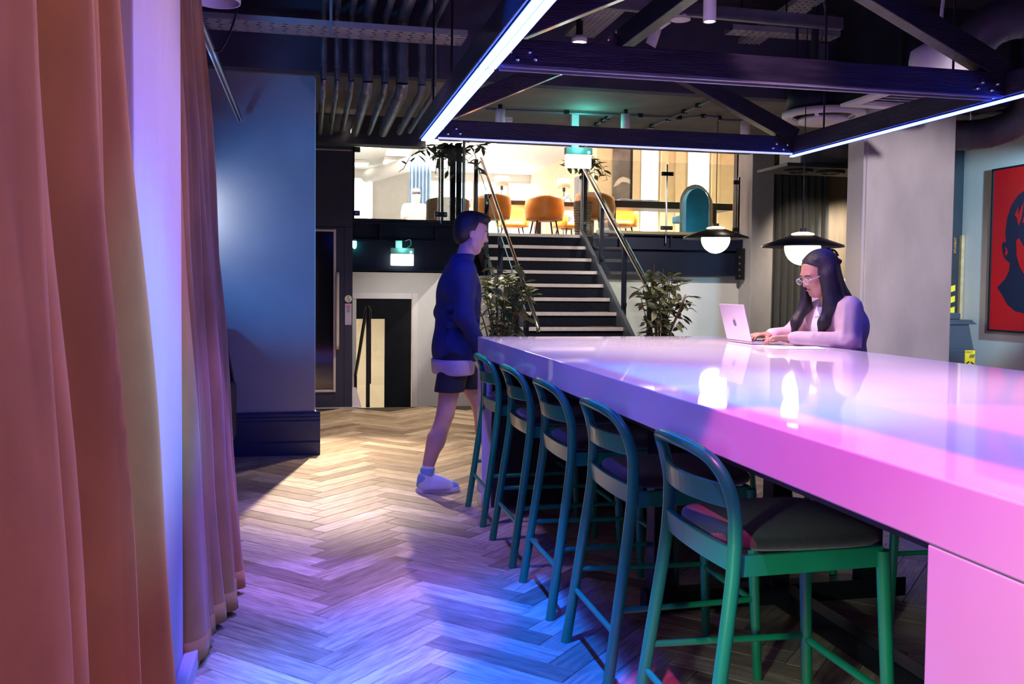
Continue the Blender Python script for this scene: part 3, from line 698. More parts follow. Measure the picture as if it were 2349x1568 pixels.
b=MB();b.box(gx-.2,gy-.2,2.77,gx+.2,gy+.2,2.78);b.build('back',MT['blackpaint'],t)
for k in range(5):MB().obox((gx,gy-.16+.08*k,2.745),(.39,.035,.006),Euler((.5,0,0))).build('slat',MT['whitefix'],t)
b=MB();b.box(gx-.02,gy-.02,2.78,gx+.02,gy+.02,3.75);b.build('hanger',MT['black'],t)
t=thing('dome_pendant','white rounded pendant shade behind the upper right rafter','lamp',(4.05,5.4,2.75))
b=MB();b.lathe([(.02,2.97),(.12,2.965),(.175,2.93),(.185,2.87),(.185,2.70),(.178,2.70),(.178,2.87),(.165,2.925),(.02,2.955)],(4.02,5.35,0),32);b.build('shade',MT['whitefix'],t)
b=MB();b.tube(bez([(4.02,5.35,2.96),(4.03,5.35,3.2),(4.05,5.34,3.45),(4.03,5.34,3.75)],5),.012,8);b.build('cord',MT['whitefix'],t)
def spiral_duct(label,pts,r,cat='duct'):
    t=thing('spiral_duct',label,cat,pts[0]);P=bez(pts,8)
    MB().tube(P,r,26).build('tube',MT['galvd'],t)
    L=0
    for a,b in zip(P,P[1:]):
        L+=(b-a).length
        if L>.13:
            L=0;d=(b-a).normalized();MB().cyl(b-d*.006,b+d*.006,r+.005,n=26).build('rib',MT['galvd'],t)
spiral_duct('dark spiral duct bending down beside the timber frame corner',[(5.6,5.7,3.35),(5.2,5.75,3.36),(4.85,5.85,3.30),(4.72,6.0,3.1),(4.72,6.05,2.9)],.15)
spiral_duct('dark spiral duct passing behind the concrete column above the poster',[(5.2,7.6,2.77),(5.7,7.45,2.78),(6.02,7.3,2.80),(6.22,7.12,2.92),(6.25,7.02,3.2),(6.25,7.02,3.7)],.135)
b=MB();b.cyl((5.5,6.9,2.86),(5.5,6.9,3.05),.006,n=8);b.cyl((5.5,6.9,2.82),(5.5,6.9,2.86),.014,n=8);tag(b.build('sprinkler',MT['chrome']),'small sprinkler head beside the spiral duct','sprinkler')
t=thing('fan_unit','black ceiling fan coil unit behind the concrete column','air unit',(5.55,9.5,2.68))
b=MB();b.box(5.08,9.2,2.70,6.3,9.9,2.74);b.build('base_panel',MT['blackpaint'],t,bevel=.005)
b=MB();b.box(5.30,9.3,2.74,6.3,9.8,2.98);b.build('casing',MT['galvd'],t,bevel=.02)
b=MB();b.cyl((5.5,9.25,2.95),(6.6,9.25,2.95),.14,n=24);b.build('spigot',MT['galvd'],t)
for k in range(2):
    b=MB();b.lathe([(.10,2.675),(.155,2.675),(.16,2.70),(.10,2.70),(.10,2.675)],(5.38+.40*k,9.5,0),24);b.build('outlet_ring',MT['blackpaint'],t)
    for q in range(5):
        a=q*2*PI/5;MB().bar((5.38+.4*k,9.5,2.685),(5.38+.4*k+.1*math.cos(a),9.5+.1*math.sin(a),2.685),.03,.004).build('outlet_blade',MT['black'],t)
# ================================================================== PENDANTS
def pendant(label,x,y,z,power):
    t=thing('pendant_lamp',label,'pendant lamp',(x,y,z-.17),'black cone pendants with opal globes')
    b=MB();b.lathe([(.085,z+.085),(.10,z+.078),(.31,z+.005),(.315,z-.012),(.308,z-.012),(.09,z+.065),(.085,z+.085)],(x,y,0),40);b.build('shade',MT['black'],t)
    b=MB();b.lathe([(0,z+.105),(.05,z+.105),(.085,z+.095),(.088,z+.08),(0,z+.08)],(x,y,0),28);b.build('cap',MT['globe'],t)
    b=MB();b.lathe([(.138*math.cos(a),z-.012+.138*math.sin(a)*1.02) for a in [(-PI/2)+PI/2*k/10 for k in range(11)]]+[(.13,z+.02),(.05,z+.07)],(x,y,0),32);b.build('globe',MT['globe'],t)
    b=MB();b.cyl((x,y,z+.10),(x,y,z+.135),.03,n=14);b.cyl((x,y,z+.135),(x,y,3.02 if y>7.4 else 3.75),.004,n=6);b.build('cord',MT['black'],t)
    point('pendant_glow',(x,y,z-.20),WARM,power,.13)
pendant('black cone pendant farther away, in front of the stair wall',3.865,8.35,1.86,16)
pendant('black cone pendant beside the seated woman',3.80,6.62,1.71,12)
# ================================================================== PLATFORM LIFT
t=thing('platform_lift','dark navy platform lift door with pale framed glass and long handle','lift',(.28,10.36,0))
lm=MT['liftnavy']
MB().box(.02,10.34,2.84,.49,10.5,3.02).build('head_panel',lm,t)
MB().box(.02,10.34,2.0,.49,10.5,2.826).build('upper_panel',lm,t)
MB().box(.02,10.335,2.826,.47,10.345,2.84).build('joint_strip',MT['alu'],t)
dr=MB();dr.box(.30,10.34,.02,.405,10.38,1.995);dr.box(.02,10.34,.02,.30,10.38,.20);dr.box(.02,10.34,1.955,.30,10.38,1.995)
door=dr.build('door',lm,t,bevel=.003)
fr=MB();fr.box(.285,10.325,.185,.312,10.34,1.97);fr.box(.02,10.325,.185,.285,10.34,.212);fr.box(.02,10.325,1.945,.285,10.34,1.97);fr.build('window_frame',MT['palemetal'],door,bevel=.004)
MB().box(.02,10.352,.2,.30,10.362,1.955).build('glass',MT['dglass'],door)
h=MB();h.tube(bez([(.327,10.315,.67),(.327,10.30,.685),(.327,10.295,.72),(.327,10.295,1.44),(.327,10.30,1.475),(.327,10.315,1.49)],4),.021,12);h.build('handle',MT['palemetal'],door)
MB().box(.405,10.335,0.0,.492,10.5,1.995).build('jamb',lm,t)
MB().box(.02,10.33,0,.56,10.36,.018).build('sill',MT['alu'],t)
MB().box(.02,10.385,0,.405,10.5,2.0).build('shaft',MT['blackpaint'],t)
sg=thing('lift_sign','round wheelchair sign above a pale lift notice on the jamb','sign',(.445,10.33,.92))
def flat_disc(mb,c,r,y0,y1,n=24): mb.cyl((c[0],y0,c[1]),(c[0],y1,c[1]),r,n=n)
b=MB();flat_disc(b,(.447,1.212),.040,10.327,10.334);b.build('disc',MT['white'],sg)
b=MB();flat_disc(b,(.443,1.235),.0055,10.325,10.3268,12);b.bar((.443,10.326,1.228),(.445,10.326,1.208),.005,.0015);b.bar((.445,10.326,1.209),(.456,10.326,1.207),.005,.0015);b.bar((.456,10.326,1.207),(.462,10.326,1.193),.005,.0015);b.bar((.444,10.326,1.219),(.455,10.326,1.217),.004,.0015)
for k in range(14):
    a0=PI*.75+k*PI*1.35/14;a1=a0+PI*1.35/14
    b.bar((.447+.016*math.cos(a0),10.326,1.201+.016*math.sin(a0)),(.447+.016*math.cos(a1),10.326,1.201+.016*math.sin(a1)),.0045,.0015)
b.build('wheelchair_symbol',MT['ink'],sg)
MB().box(.410,10.330,.925,.483,10.334,1.160).build('plate',MT['alu'],sg,bevel=.002)
b=MB();b.lathe([(.014,-.001),(.020,-.001),(.020,.001),(.014,.001)],(.447,10.3285,1.125),20,Matrix.Rotation(PI/2,3,'X'));b.bar((.436,10.3285,1.136),(.458,10.3285,1.114),.004,.001);b.build('ban_symbol',MT['redsign'],sg)
b=MB();b.box(.432,10.3285,1.066,.462,10.3295,1.096);b.build('blue_symbol',MT['bluesign'],sg)
b=MB();b.box(.437,10.3275,1.071,.457,10.3284,1.091);b.build('blue_symbol_inset',MT['alu'],sg)
b=MB();flat_disc(b,(.447,1.081),.006,10.3268,10.3274,12);b.build('blue_symbol_dot',MT['bluesign'],sg)
# lift ramp flap and call post
b=MB();b.add([(.495,10.36,.0),(.60,10.36,.0),(.54,10.45,.22),(.495,10.45,.22),(.495,10.46,.0),(.60,10.46,.0),(.54,10.47,.22),(.495,10.47,.22)],[(0,1,2,3),(7,6,5,4),(0,4,5,1),(1,5,6,2),(2,6,7,3),(3,7,4,0)])
tag(b.build('ramp_flap',MT['alu']),'pale metal ramp flap at the foot of the lift','ramp')
t=thing('stair_rail','black post with handrail leading down to the lower corridor','handrail',(.66,10.4,0))
MB().box(.648,10.40,0,.690,10.44,1.10).build('post',MT['black'],t,bevel=.003)
b=MB();b.tube(bez([(.68,10.39,.93),(.68,10.39,1.08),(.67,10.42,1.12),(.655,10.6,1.06),(.62,11.4,.50),(.60,11.8,.22)],6),.02,10);b.build('rail',MT['black'],t)
MB().box(.675,10.378,.93,.700,10.392,1.10).build('end_cap',MT['chrome'],t,bevel=.006)
MB().box(.585,11.78,-.85,.62,11.82,.22).build('post',MT['black'],t)
# ================================================================== EXIT SIGNS
def exit_sign(label,x,y,zb,ztop,wd=.26):
    t=thing('exit_sign',label,'exit sign',(x,y,zb))
    MB().box(x-wd/2+.003,y-.012,zb,x+wd/2-.003,y+.012,zb+.125).build('lit_panel',MT['exit'],t,bevel=.008)
    MB().box(x-wd/2,y-.035,zb+.127,x+wd/2,y+.035,zb+.195).build('housing',MT['galv'],t,bevel=.005)
    MB().box(x-.075,y-.025,zb+.195,x-.005,y+.025,ztop).build('mount',MT['whitefix'],t)
    b=MB();b.sphere((x+wd*.36,y-.037,zb+.15),.011,10);b.build('indicator_led',MT['tealled'],t)
    b=MB();b.tube(bez([(x+wd*.2,y,zb+.195),(x+wd*.36,y,zb+.23),(x+wd*.34,y,zb+.29),(x+wd*.12,y,min(zb+.32,ztop))],5),.005,6);b.build('cable',MT['galv'],t)
    point('exit_sign_glow',(x,y-.08,zb+.2),(.15,1,.72),.9,.05)
exit_sign('lit exit sign hanging under the raised floor beam',1.035,10.33,1.585,1.86)
exit_sign('lit exit sign hanging from the soffit in front of the stairs',2.55,8.62,2.51,3.02,.265)
point('soffit_indicator_glow',(2.52,8.3,2.86),(.1,1,.85),3.5,.03)
b=MB();b.cyl((.515,10.395,1.79),(.515,10.395,1.85),.022,n=12);b.sphere((.515,10.39,1.785),.02,10)
tag(b.build('emergency_lamp',[MT['tealled']]),'tiny green emergency lamp beside the lift jamb','lamp')
# ================================================================== STAIRS
SX0,SX1=2.36,3.80;RISE=Z_UP/12;RUN=.27
t=thing('staircase','charcoal staircase with pale nosings climbing to the raised floor','staircase',(3.08,11.2,0))
for i in range(12):
    zt=Z_UP-i*RISE;y=12.70-i*RUN
    MB().box(SX0,y+.005,zt-RISE-(.02 if i<11 else 0)+.02,SX1,y+RUN+(.02 if i else .02),zt-.002).build('step',MT['stair'],t)
    MB().box(SX0,y-.018,zt-.045,SX1,y+.045,zt).build('nosing',MT['nosing'],t,bevel=.003)
def stringer(x):
    a=(12.78,Z_UP+.03);b_=(9.60,.06)
    return MB().bar((x,a[0],a[1]-.07),(x,b_[0],b_[1]),.05,.26)
stringer(SX1+.028).build('stringer',MT['stringer'],t);stringer(SX0-.028).build('stringer',MT['stringer'],t)
def rail_z(Y,x=0): return 3.12-.65*(12.7-Y)
for side,x,lab in ((1,3.87,'right hand glass stair balustrade with steel handrail'),(-1,2.29,'left hand glass stair balustrade with steel handrail')):
    t=thing('stair_balustrade',lab,'balustrade',(x,11.2,0))
    xr=x-side*.07
    b=MB();b.tube([(xr,12.72,rail_z(12.72)),(xr,9.45,rail_z(9.45)),(xr,9.38,rail_z(9.40)-.02),(xr,9.36,rail_z(9.40)-.08)],.021,14);b.build('handrail',MT['chrome'],t)
    PY=(12.72,11.92,11.0,10.1,9.62)
    for k,y in enumerate(PY):
        z0=max(0,Z_UP-(12.7-y)*.65-.10);z1=rail_z(y)-.05 if k else 3.12
        p=MB();p.box(x-.028,y-.022,z0,x+.028,y+.022,z1);post=p.build('post',MT['navy'],t,bevel=.003)
        MB().cyl((x,y-.02,z1-.10),(xr,y-.02,rail_z(y)-.03),.008,n=8).build('rail_bracket',MT['black'],post)
        for zz in (z0+.25,z1-.12):
            MB().box(x-.02,y-.065,zz-.022,x+.02,y-.022,zz+.022).build('glass_clamp',MT['black'],post,bevel=.004)
    for y1,y0 in zip(PY,PY[1:]):
        ya,yb=y0+.04,y1-.04
        def zz(y,h): return Z_UP-(12.7-y)*.65+h
        A=[(x-.005,ya,zz(ya,.04)),(x-.005,yb,zz(yb,.04)),(x-.005,yb,zz(yb,.98)),(x-.005,ya,zz(ya,.98))];B=[(q[0]+.010,q[1],q[2]) for q in A]
        MB().add(A+B,[(0,1,2,3),(7,6,5,4),(0,4,5,1),(1,5,6,2),(2,6,7,3),(3,7,4,0)]).build('glass_pane',MT['glass'],t)
        MB().bar((x,ya,zz(ya,.984)),(x,yb,zz(yb,.984)),.011,.006).build('glass_edge',MT['glassedge'],t)
# ================================================================== EDGE BEAMS AND GLASS BALUSTRADES
def edge_beam(label,x0,x1,y,zb,zf,zt,nst):
    t=thing('edge_beam',label,'steel beam',((x0+x1)/2,y,zb))
    MB().box(x0,y+.06,zb,x1,y+.08,zt).build('web',MT['navy'],t)
    MB().box(x0,y-.02,zt-.02,x1,y+.10,zt).build('flange',MT['navy'],t)
    MB().box(x0,y-.01,zf-.012,x1,y+.059,zf+.012).build('flange',MT['navy'],t)
    MB().box(x0,y+.0,zb,x1,y+.059,zb+.02).build('flange',MT['navy'],t)
    for k in range(nst):
        x=x0+(x1-x0)*(k+.5)/nst;MB().box(x-.012,y,zf+.012,x+.012,y+.059,zt-.02).build('stiffener',MT['navy'],t)
    return t
edge_beam('navy steel beam edging the raised floor beside the lift',.49,1.74,10.40,1.525,1.86,2.06,2)
eb=edge_beam('navy steel beam edging the raised floor right of the stairs',3.93,6.24,12.45,1.55,1.925,2.13,3)
MB().box(6.08,12.40,1.50,6.20,12.45,1.95).build('end_plate',MT['black'],eb)
for k in range(4): MB().cyl((6.12,12.395,1.55+.09*k),(6.12,12.405,1.55+.09*k),.014,n=8).build('bolt',MT['galvd'],eb)
b=MB();b.box(1.70,10.48,1.525,1.74,12.7,2.11);tag(b.build('edge_beam',MT['navy']),'short navy side beam along the left of the stairs','steel beam')
def clamp(parent,x,y,z,wd=.07,one=0):
    x0,x1=(x-wd,x+wd) if not one else ((x,x+wd*1.1) if one>0 else (x-wd*1.1,x))
    MB().box(x0,y-.022,z-.028,x1,y+.012,z+.028).build('clamp',MT['black'],parent,bevel=.006)
    for q in ((x0+.022),(x1-.022)):
        MB().cyl((q,y-.028,z),(q,y-.022,z),.013,n=12).build('clamp_disc',MT['chrome'],parent)
t=thing('glass_balustrade','clear glass balustrade with black clamps beside the lift','balustrade',(1.1,10.45,2.06))
MB().box(.51,10.445,2.062,1.47,10.457,2.99).build('pane',MT['glass'],t);MB().box(1.49,10.445,2.062,1.74,10.457,2.92).build('pane',MT['glass'],t)
MB().box(1.735,10.50,2.112,1.747,12.6,3.05).build('pane',MT['glass'],t)
MB().box(1.474,10.44,2.06,1.486,10.46,2.90).build('rod',MT['chrome'],t)
MB().box(.492,10.43,2.06,.515,10.46,2.93).build('wall_channel',MT['black'],t)
clamp(t,1.48,10.435,2.84);clamp(t,1.48,10.435,2.17);clamp(t,.51,10.435,2.86,.06,1);clamp(t,.51,10.435,2.16,.06,1)
for x,y in ((1.545,10.9),(1.70,10.55)): MB().box(x-.028,y-.022,2.06,x+.028,y+.022,3.0).build('post',MT['navy'],t,bevel=.003)
b=MB();b.cyl((1.735,10.41,2.02),(1.735,10.41,3.01),.017,n=12);b.cyl((1.735,10.41,2.02),(1.735,10.41,2.36),.021,n=12);b.build('steel_tube',MT['chrome'],t)
t=thing('glass_balustrade','clear glass balustrade with steel rods right of the stairs','balustrade',(5.1,12.45,2.13))
for x0,x1 in ((3.97,4.985),(5.015,6.05)): MB().box(x0,12.46,2.14,x1,12.472,3.15).build('pane',MT['glass'],t)
MB().cyl((5.0,12.45,2.0),(5.0,12.45,3.12),.013,n=10).build('rod',MT['chrome'],t)
MB().box(6.10,12.44,2.10,6.125,12.47,2.98).build('wall_channel',MT['black'],t)
for z in (2.22,2.985): clamp(t,5.0,12.44,z,.09)
for z in (2.22,2.90): clamp(t,6.10,12.44,z,.075,-1)
MB().box(3.97,12.48,2.13,6.1,12.49,2.17).build('floor_channel',MT['ltwood'],t)
# ================================================================== UPPER ROOM FURNITURE
def tub_chair(label,x,y,rz,group='tan orange tub chairs in the upper room'):
    t=thing('tub_chair',label,'chair',(0,0,0),group)
    def shell(r,z0,z1,th):
        m=MB();n=22
        def fn(u,v):
            a=-PI*.80+PI*1.6*u;z=z0+(z1(a)-z0)*v
            k=1+.10*math.sin(PI*v*.9);return (r*k*1.0*math.sin(a),-r*k*.92*math.cos(a),z)
        return m.grid(fn,n,8)
    shell(.29,.40,lambda a:.80-.17*(abs(a)/(PI*.8))**2.2,.05).build('backrest',MT['orange'],t,solid=.055,subd=0)
    b=MB();b.lathe([(0,.38),(.24,.38),(.28,.41),(.28,.46),(.24,.49),(0,.49)],(0,0,0),24);b.build('seat',MT['orange'],t)
    for sx in (-1,1):
        for sy in (-1,1): MB().cyl((.16*sx,.16*sy,.39),(.23*sx,.23*sy,0),.016,.011,n=8).build('leg',MT['black'],t)
    MB().bar((0,-.294,.42),(0,-.303,.78),.004,.006,up=(1,0,0)).build('seam',MT['dwood'],t)
    t.location=(x,y,Z_UP);t.rotation_euler=(0,0,rz);return t
tub_chair('orange tub chair with its back to the stairs, right one',3.99,15.5,0)
tub_chair('orange tub chair with its back to the stairs, beside the handrail',3.06,15.5,.12)
tub_chair('orange tub chair across the dark table, left of the middle',3.86,17.45,PI)
tub_chair('orange tub chair across the dark table beside the wicker basket',4.95,17.3,PI+.3)
tub_chair('orange tub chair half hidden behind the wicker basket',4.66,14.75,-.8)
tub_chair('peach tub chair behind the glass at the end of the bar ledge',5.75,16.6,PI)
t=thing('meeting_table','long dark walnut table on the raised floor','table',(4.2,16.4,Z_UP))
MB().box(2.8,15.95,Z_UP+.69,5.3,16.85,Z_UP+.77).build('top',MT['dwood'],t,bevel=.005)
for x in (3.0,4.1,5.1): MB().box(x-.04,16.3,Z_UP,x+.04,16.5,Z_UP+.689).build('leg',MT['dwood'],t)
t=thing('bar_ledge','dark walnut ledge running behind the right glass balustrade','table',(6.1,15.4,Z_UP))
MB().box(4.95,15.05,Z_UP+.62,7.28,15.75,Z_UP+.74).build('top',MT['dwood'],t,bevel=.005)
for x in (5.1,6.95): MB().box(x-.05,15.1,Z_UP,x+.05,15.7,Z_UP+.62).build('leg',MT['dwood'],t)
b=MB();b.box(5.25,15.2,Z_UP+.741,5.95,15.6,Z_UP+.775);tag(b.build('desk_tray',MT['galvd'],bevel=.005),'flat dark tray lying on the walnut ledge','tray')
# blue arch chair
t=thing('arch_chair','tall cyan blue arch backed chair behind the right pendant','chair',(6.0,13.7,Z_UP))
pts=[(-.19,0)]+[(-.19*math.cos(PI*k/14),.60+.22*math.sin(PI*k/14)) for k in range(15)]+[(.19,0)]
MB().prism(pts,(5.98,13.60,Z_UP),(1,0,0),(0,0,1),-.16).build('back',MT['cyanblue'],t,bevel=.02)
MB().box(5.80,13.77,Z_UP+.30,6.18,14.2,Z_UP+.42).build('seat',MT['cyanblue'],t,bevel=.02)
pts2=[(-.25*math.cos(PI*k/16),.60+.29*math.sin(PI*k/16)) for k in range(17)]
for i in range(5):
    q=[(6.03+a*(1-.03*i)+.03*i,13.80+.03*i,Z_UP+b_-.01*i) for a,b_ in pts2];MB().tube([(q[0][0],q[0][1],Z_UP+.02)]+q+[(q[-1][0],q[-1][1],Z_UP+.02)],.014,8).build('wicker_hoop',MT['straw'],t)
# wicker basket planter and wicker armchair
def basket(label,x,y,r0,r1,h):
    t=thing('wicker_basket',label,'basket',(x,y,Z_UP))
    n=14
    for k in range(n):
        v=k/(n-1);r=r0+(r1-r0)*v;MB().lathe([(r+.010*math.cos(a),Z_UP+.015+(h-.03)*v+h/n*.6*math.sin(a)) for a in [2*PI*q/6 for q in range(7)]],(x,y,0),18).build('weave_ring',MT['wicker'],t)
    MB().lathe([(0,Z_UP+.003),(r0-.012,Z_UP+.003),(r1-.012,Z_UP+h-.02),(0,Z_UP+h-.04)],(x,y,0),18).build('liner',MT['soil'],t)
basket('tall woven wicker basket at the top of the stairs',4.0,13.25,.105,.135,.52)
t=thing('wicker_armchair','dark woven armchair behind the left glass balustrade','chair',(2.0,13.4,Z_UP))
def wa(u,v):
    a=-PI*.75+PI*1.5*u;return (2.0+.30*math.sin(a),13.4-.27*math.cos(a),Z_UP+.12+(.40-.10*(abs(a)/(PI*.75))**2)*v)
MB().grid(wa,20,6).build('back_shell',MT['wicker'],t,solid=.03)
b=MB();b.lathe([(0,Z_UP+.24),(.24,Z_UP+.24),(.25,Z_UP+.31),(.20,Z_UP+.34),(0,Z_UP+.34)],(2.0,13.4,0),20);b.build('cushion',MT['bluedrape'],t)
for sx in (-1,1):
    for sy in (-1,1): MB().cyl((2+.18*sx,13.4+.17*sy,Z_UP+.28),(2+.22*sx,13.4+.2*sy,Z_UP),.015,n=8).build('leg',MT['black'],t)
# floor lamps, frames, drape
for i,(x,y,z,l) in enumerate(((3.55,17.0,3.33,'pale table lamp behind the left orange chair'),(5.02,17.95,3.44,'pale lamp above the dark haired guest'))):
    t=thing('standing_lamp',l,'lamp',(x,y,Z_UP))
    b=MB();b.lathe([(.10,z-.08),(.12,z-.10),(.14,z+.06),(.12,z+.08)],(x,y,0),20);b.build('shade',MT['creamtee'],t,solid=.004)
    b=MB();b.cyl((x,y,Z_UP+.02),(x,y,z-.06),.008,n=8);b.cyl((x,y,z-.17),(x,y,z-.08),.03,n=10);b.build('pole',MT['black'],t)
    b=MB();b.cyl((x,y,Z_UP),(x,y,Z_UP+.02),.12,n=18);b.build('base',MT['black'],t)
def drape(label,x0,x1,y,z0,z1,m,n=6,amp=.05):
    t=thing('drape',label,'curtain',((x0+x1)/2,y,z0))
    MB().grid(lambda u,v:(x0+(x1-x0)*u,y+amp*math.sin(2*PI*n*u)+.01*math.sin(3*v),z0+(z1-z0)*v),n*10,6).build('fabric',m,t,solid=.005);return t
drape('grey blue drape beside the bright window behind the seated man',2.10,2.55,19.5,Z_UP,4.05,MT['bluedrape'],6,.035)
t=thing('wall_poster','tall grey poster of a cloud in a thin black frame','poster',(7.0,19.9,3.2))
MB().box(6.72,19.95,3.05,7.16,19.99,4.62).build('print',MT['smoke'],t)
fr=MB();fr.box(7.13,19.93,3.04,7.17,19.995,4.6);fr.box(6.70,19.93,3.03,7.17,19.995,3.05);fr.build('frame',MT['black'],t)
pts=[(0,.0),(.06,.12),(.13,.20),(.22,.24),(.31,.22),(.40,.18),(.40,.08),(.30,.12),(.2,.12),(.1,.04)]
MB().prism(pts,(6.73,19.945,3.62),(1,0,0),(0,0,1),-.004).build('cloud',MT['smokew'],t)
b=MB();b.box(6.30,20.6,2.7,6.345,21.6,4.0);t=tag(b.build('wall_poster',MT['smoke']),'dark leaf print on the return wall of the upper room','poster')
b=MB();b.box(4.66,26.2,2.3,4.72,26.27,3.9);t=tag(b.build('door_edge',MT['blackpaint']),'thin dark door edge beside the bright far window','door')
# ================================================================== SMOOTH BODIES (signed distance field -> one continuous mesh)
def sdf_grid(prims,h,clip=None,pad=.03):
    lo=np.array([1e9]*3);hi=-lo
    for p in prims:
        if p[0]=='cap':
            a,b,ra,rb=np.array(p[1]),np.array(p[2]),p[3],p[4];r=max(ra,rb)
            l=np.minimum(a,b)-r;u=np.maximum(a,b)+r
        else:
            c,rad=np.array(p[1]),p[2];m=max(rad);l=c-m;u=c+m
        lo=np.minimum(lo,l);hi=np.maximum(hi,u)
    lo=lo-pad;hi=hi+pad;n=np.ceil((hi-lo)/h).astype(int)+1
    D=np.full(n,1.0,dtype=np.float32)
    for p in prims:
        k=p[-1];sub=p[0]=='sub'
        if p[0]=='cap':
            a,b,ra,rb=np.array(p[1],float),np.array(p[2],float),p[3],p[4];r=max(ra,rb);l=np.minimum(a,b)-r;u=np.maximum(a,b)+r
        else:
            c=np.array(p[1],float);rad=np.array(p[2],float);m=rad.max();l=c-m;u=c+m
        i0=np.maximum(0,np.floor((l-k-3*h-lo)/h).astype(int));i1=np.minimum(n,np.ceil((u+k+3*h-lo)/h).astype(int)+1)
        X=lo[0]+h*np.arange(i0[0],i1[0]);Y=lo[1]+h*np.arange(i0[1],i1[1]);Z=lo[2]+h*np.arange(i0[2],i1[2])
        X=X[:,None,None];Y=Y[None,:,None];Z=Z[None,None,:]
        if p[0]=='cap':
            ba=b-a;L2=max(1e-9,(ba@ba));px,py,pz=X-a[0],Y-a[1],Z-a[2]
            t=np.clip((px*ba[0]+py*ba[1]+pz*ba[2])/L2,0,1)
            d=np.sqrt((px-ba[0]*t)**2+(py-ba[1]*t)**2+(pz-ba[2]*t)**2)-(ra+(rb-ra)*t)
        else:
            M=p[3];px,py,pz=X-c[0],Y-c[1],Z-c[2]
            if M is not None:
                q=[M[0][j]*px+M[1][j]*py+M[2][j]*pz for j in range(3)]
            else:q=[px,py,pz]
            k0=np.sqrt((q[0]/rad[0])**2+(q[1]/rad[1])**2+(q[2]/rad[2])**2)
            k1=np.sqrt((q[0]/rad[0]**2)**2+(q[1]/rad[1]**2)**2+(q[2]/rad[2]**2)**2)
            d=k0*(k0-1)/np.maximum(k1,1e-6)
        S=D[i0[0]:i1[0],i0[1]:i1[1],i0[2]:i1[2]]
        if sub:
            S[...]=np.maximum(S,-d)
        elif k>0:
            hh=np.maximum(k-np.abs(S-d),0)/k;S[...]=np.minimum(S,d)-hh*hh*k*.25
        else:S[...]=np.minimum(S,d)
    if clip is not None:
        X=(lo[0]+h*np.arange(n[0]))[:,None,None];Y=(lo[1]+h*np.arange(n[1]))[None,:,None];Z=(lo[2]+h*np.arange(n[2]))[None,None,:]
        D=np.maximum(D,clip(X,Y,Z)).astype(np.float32)
    return D,lo
def surface_nets(D,lo,h):
    s=D<0;n=D.shape
    cs=s[:-1,:-1,:-1];al=cs.copy();an=cs.copy()
    for dx in (0,1):
        for dy in (0,1):
            for dz in (0,1):
                q=s[dx:n[0]-1+dx,dy:n[1]-1+dy,dz:n[2]-1+dz];al&=q;an|=q
    act=an&~al;idx=np.full(act.shape,-1,np.int64);I=np.argwhere(act);idx[act]=np.arange(len(I))
    acc=np.zeros((len(I),3));cnt=np.zeros(len(I))
    C=[(a,b,c) for a in (0,1) for b in (0,1) for c in (0,1)]
    val={c:D[I[:,0]+c[0],I[:,1]+c[1],I[:,2]+c[2]] for c in C}
    for a in C:
        for ax in range(3):
            if a[ax]==0:
                b=list(a);b[ax]=1;b=tuple(b);va,vb=val[a],val[b];m=(va<0)!=(vb<0)
                t=np.where(m,va/(va-vb+1e-12),0);p=np.array(a,float)[None,:].repeat(len(I),0);p[:,ax]=t
                acc[m]+=p[m];cnt[m]+=1
    V=lo+h*(I+acc/np.maximum(cnt,1)[:,None])
    F=[]
    for ax in range(3):
        o1,o2=[(1,2),(2,0),(0,1)][ax]
        sl0=[slice(1,n[k]-1) for k in range(3)];sl1=list(sl0);sl0[ax]=slice(0,n[ax]-1);sl1[ax]=slice(1,n[ax])
        a=s[tuple(sl0)];b=s[tuple(sl1)];E=np.argwhere(a!=b);fl=a[tuple(E.T)]
        base=E.copy()
        for k in range(3):
            if k!=ax: base[:,k]+=1
        def cell(d1,d2):
            q=base.copy();q[:,o1]-=d1;q[:,o2]-=d2;return idx[q[:,0],q[:,1],q[:,2]]
        quad=np.stack([cell(1,1),cell(0,1),cell(0,0),cell(1,0)],1)
        quad=np.where(fl[:,None],quad,quad[:,::-1]);F.append(quad)
    F=np.concatenate(F);F=F[(F>=0).all(1)]
    return V,F
def body_mesh(name,prims,h,m,parent,clip=None,xf=None):
    D,lo=sdf_grid(prims,h,clip);V,F=surface_nets(D,lo,h)
    # light smoothing
    for _ in range(2):
        A=np.zeros_like(V);c=np.zeros(len(V))
        for a,b in ((0,1),(1,2),(2,3),(3,0)):
            np.add.at(A,F[:,a],V[F[:,b]]);np.add.at(c,F[:,a],1);np.add.at(A,F[:,b],V[F[:,a]]);np.add.at(c,F[:,b],1)
        V=V*.5+.5*A/np.maximum(c,1)[:,None]
    mb=MB();mb.v=[tuple(p) for p in V];mb.f=[tuple(int(q) for q in f) for f in F];mb.sm=[True]*len(F);mb.mi=[0]*len(F)
    return mb.build(name,m,parent)
class Frame:
    """local frame: x forward, y left, z up"""
    def __init__(s,o,fwd,up=(0,0,1)):
        s.o=Vector(o);f=Vector(fwd).normalized();l=Vector(up).cross(f).normalized();u=f.cross(l);s.M=Matrix((f,l,u)).transposed()
    def p(s,x,y,z): return tuple(s.o+s.M@Vector((x,y,z)))
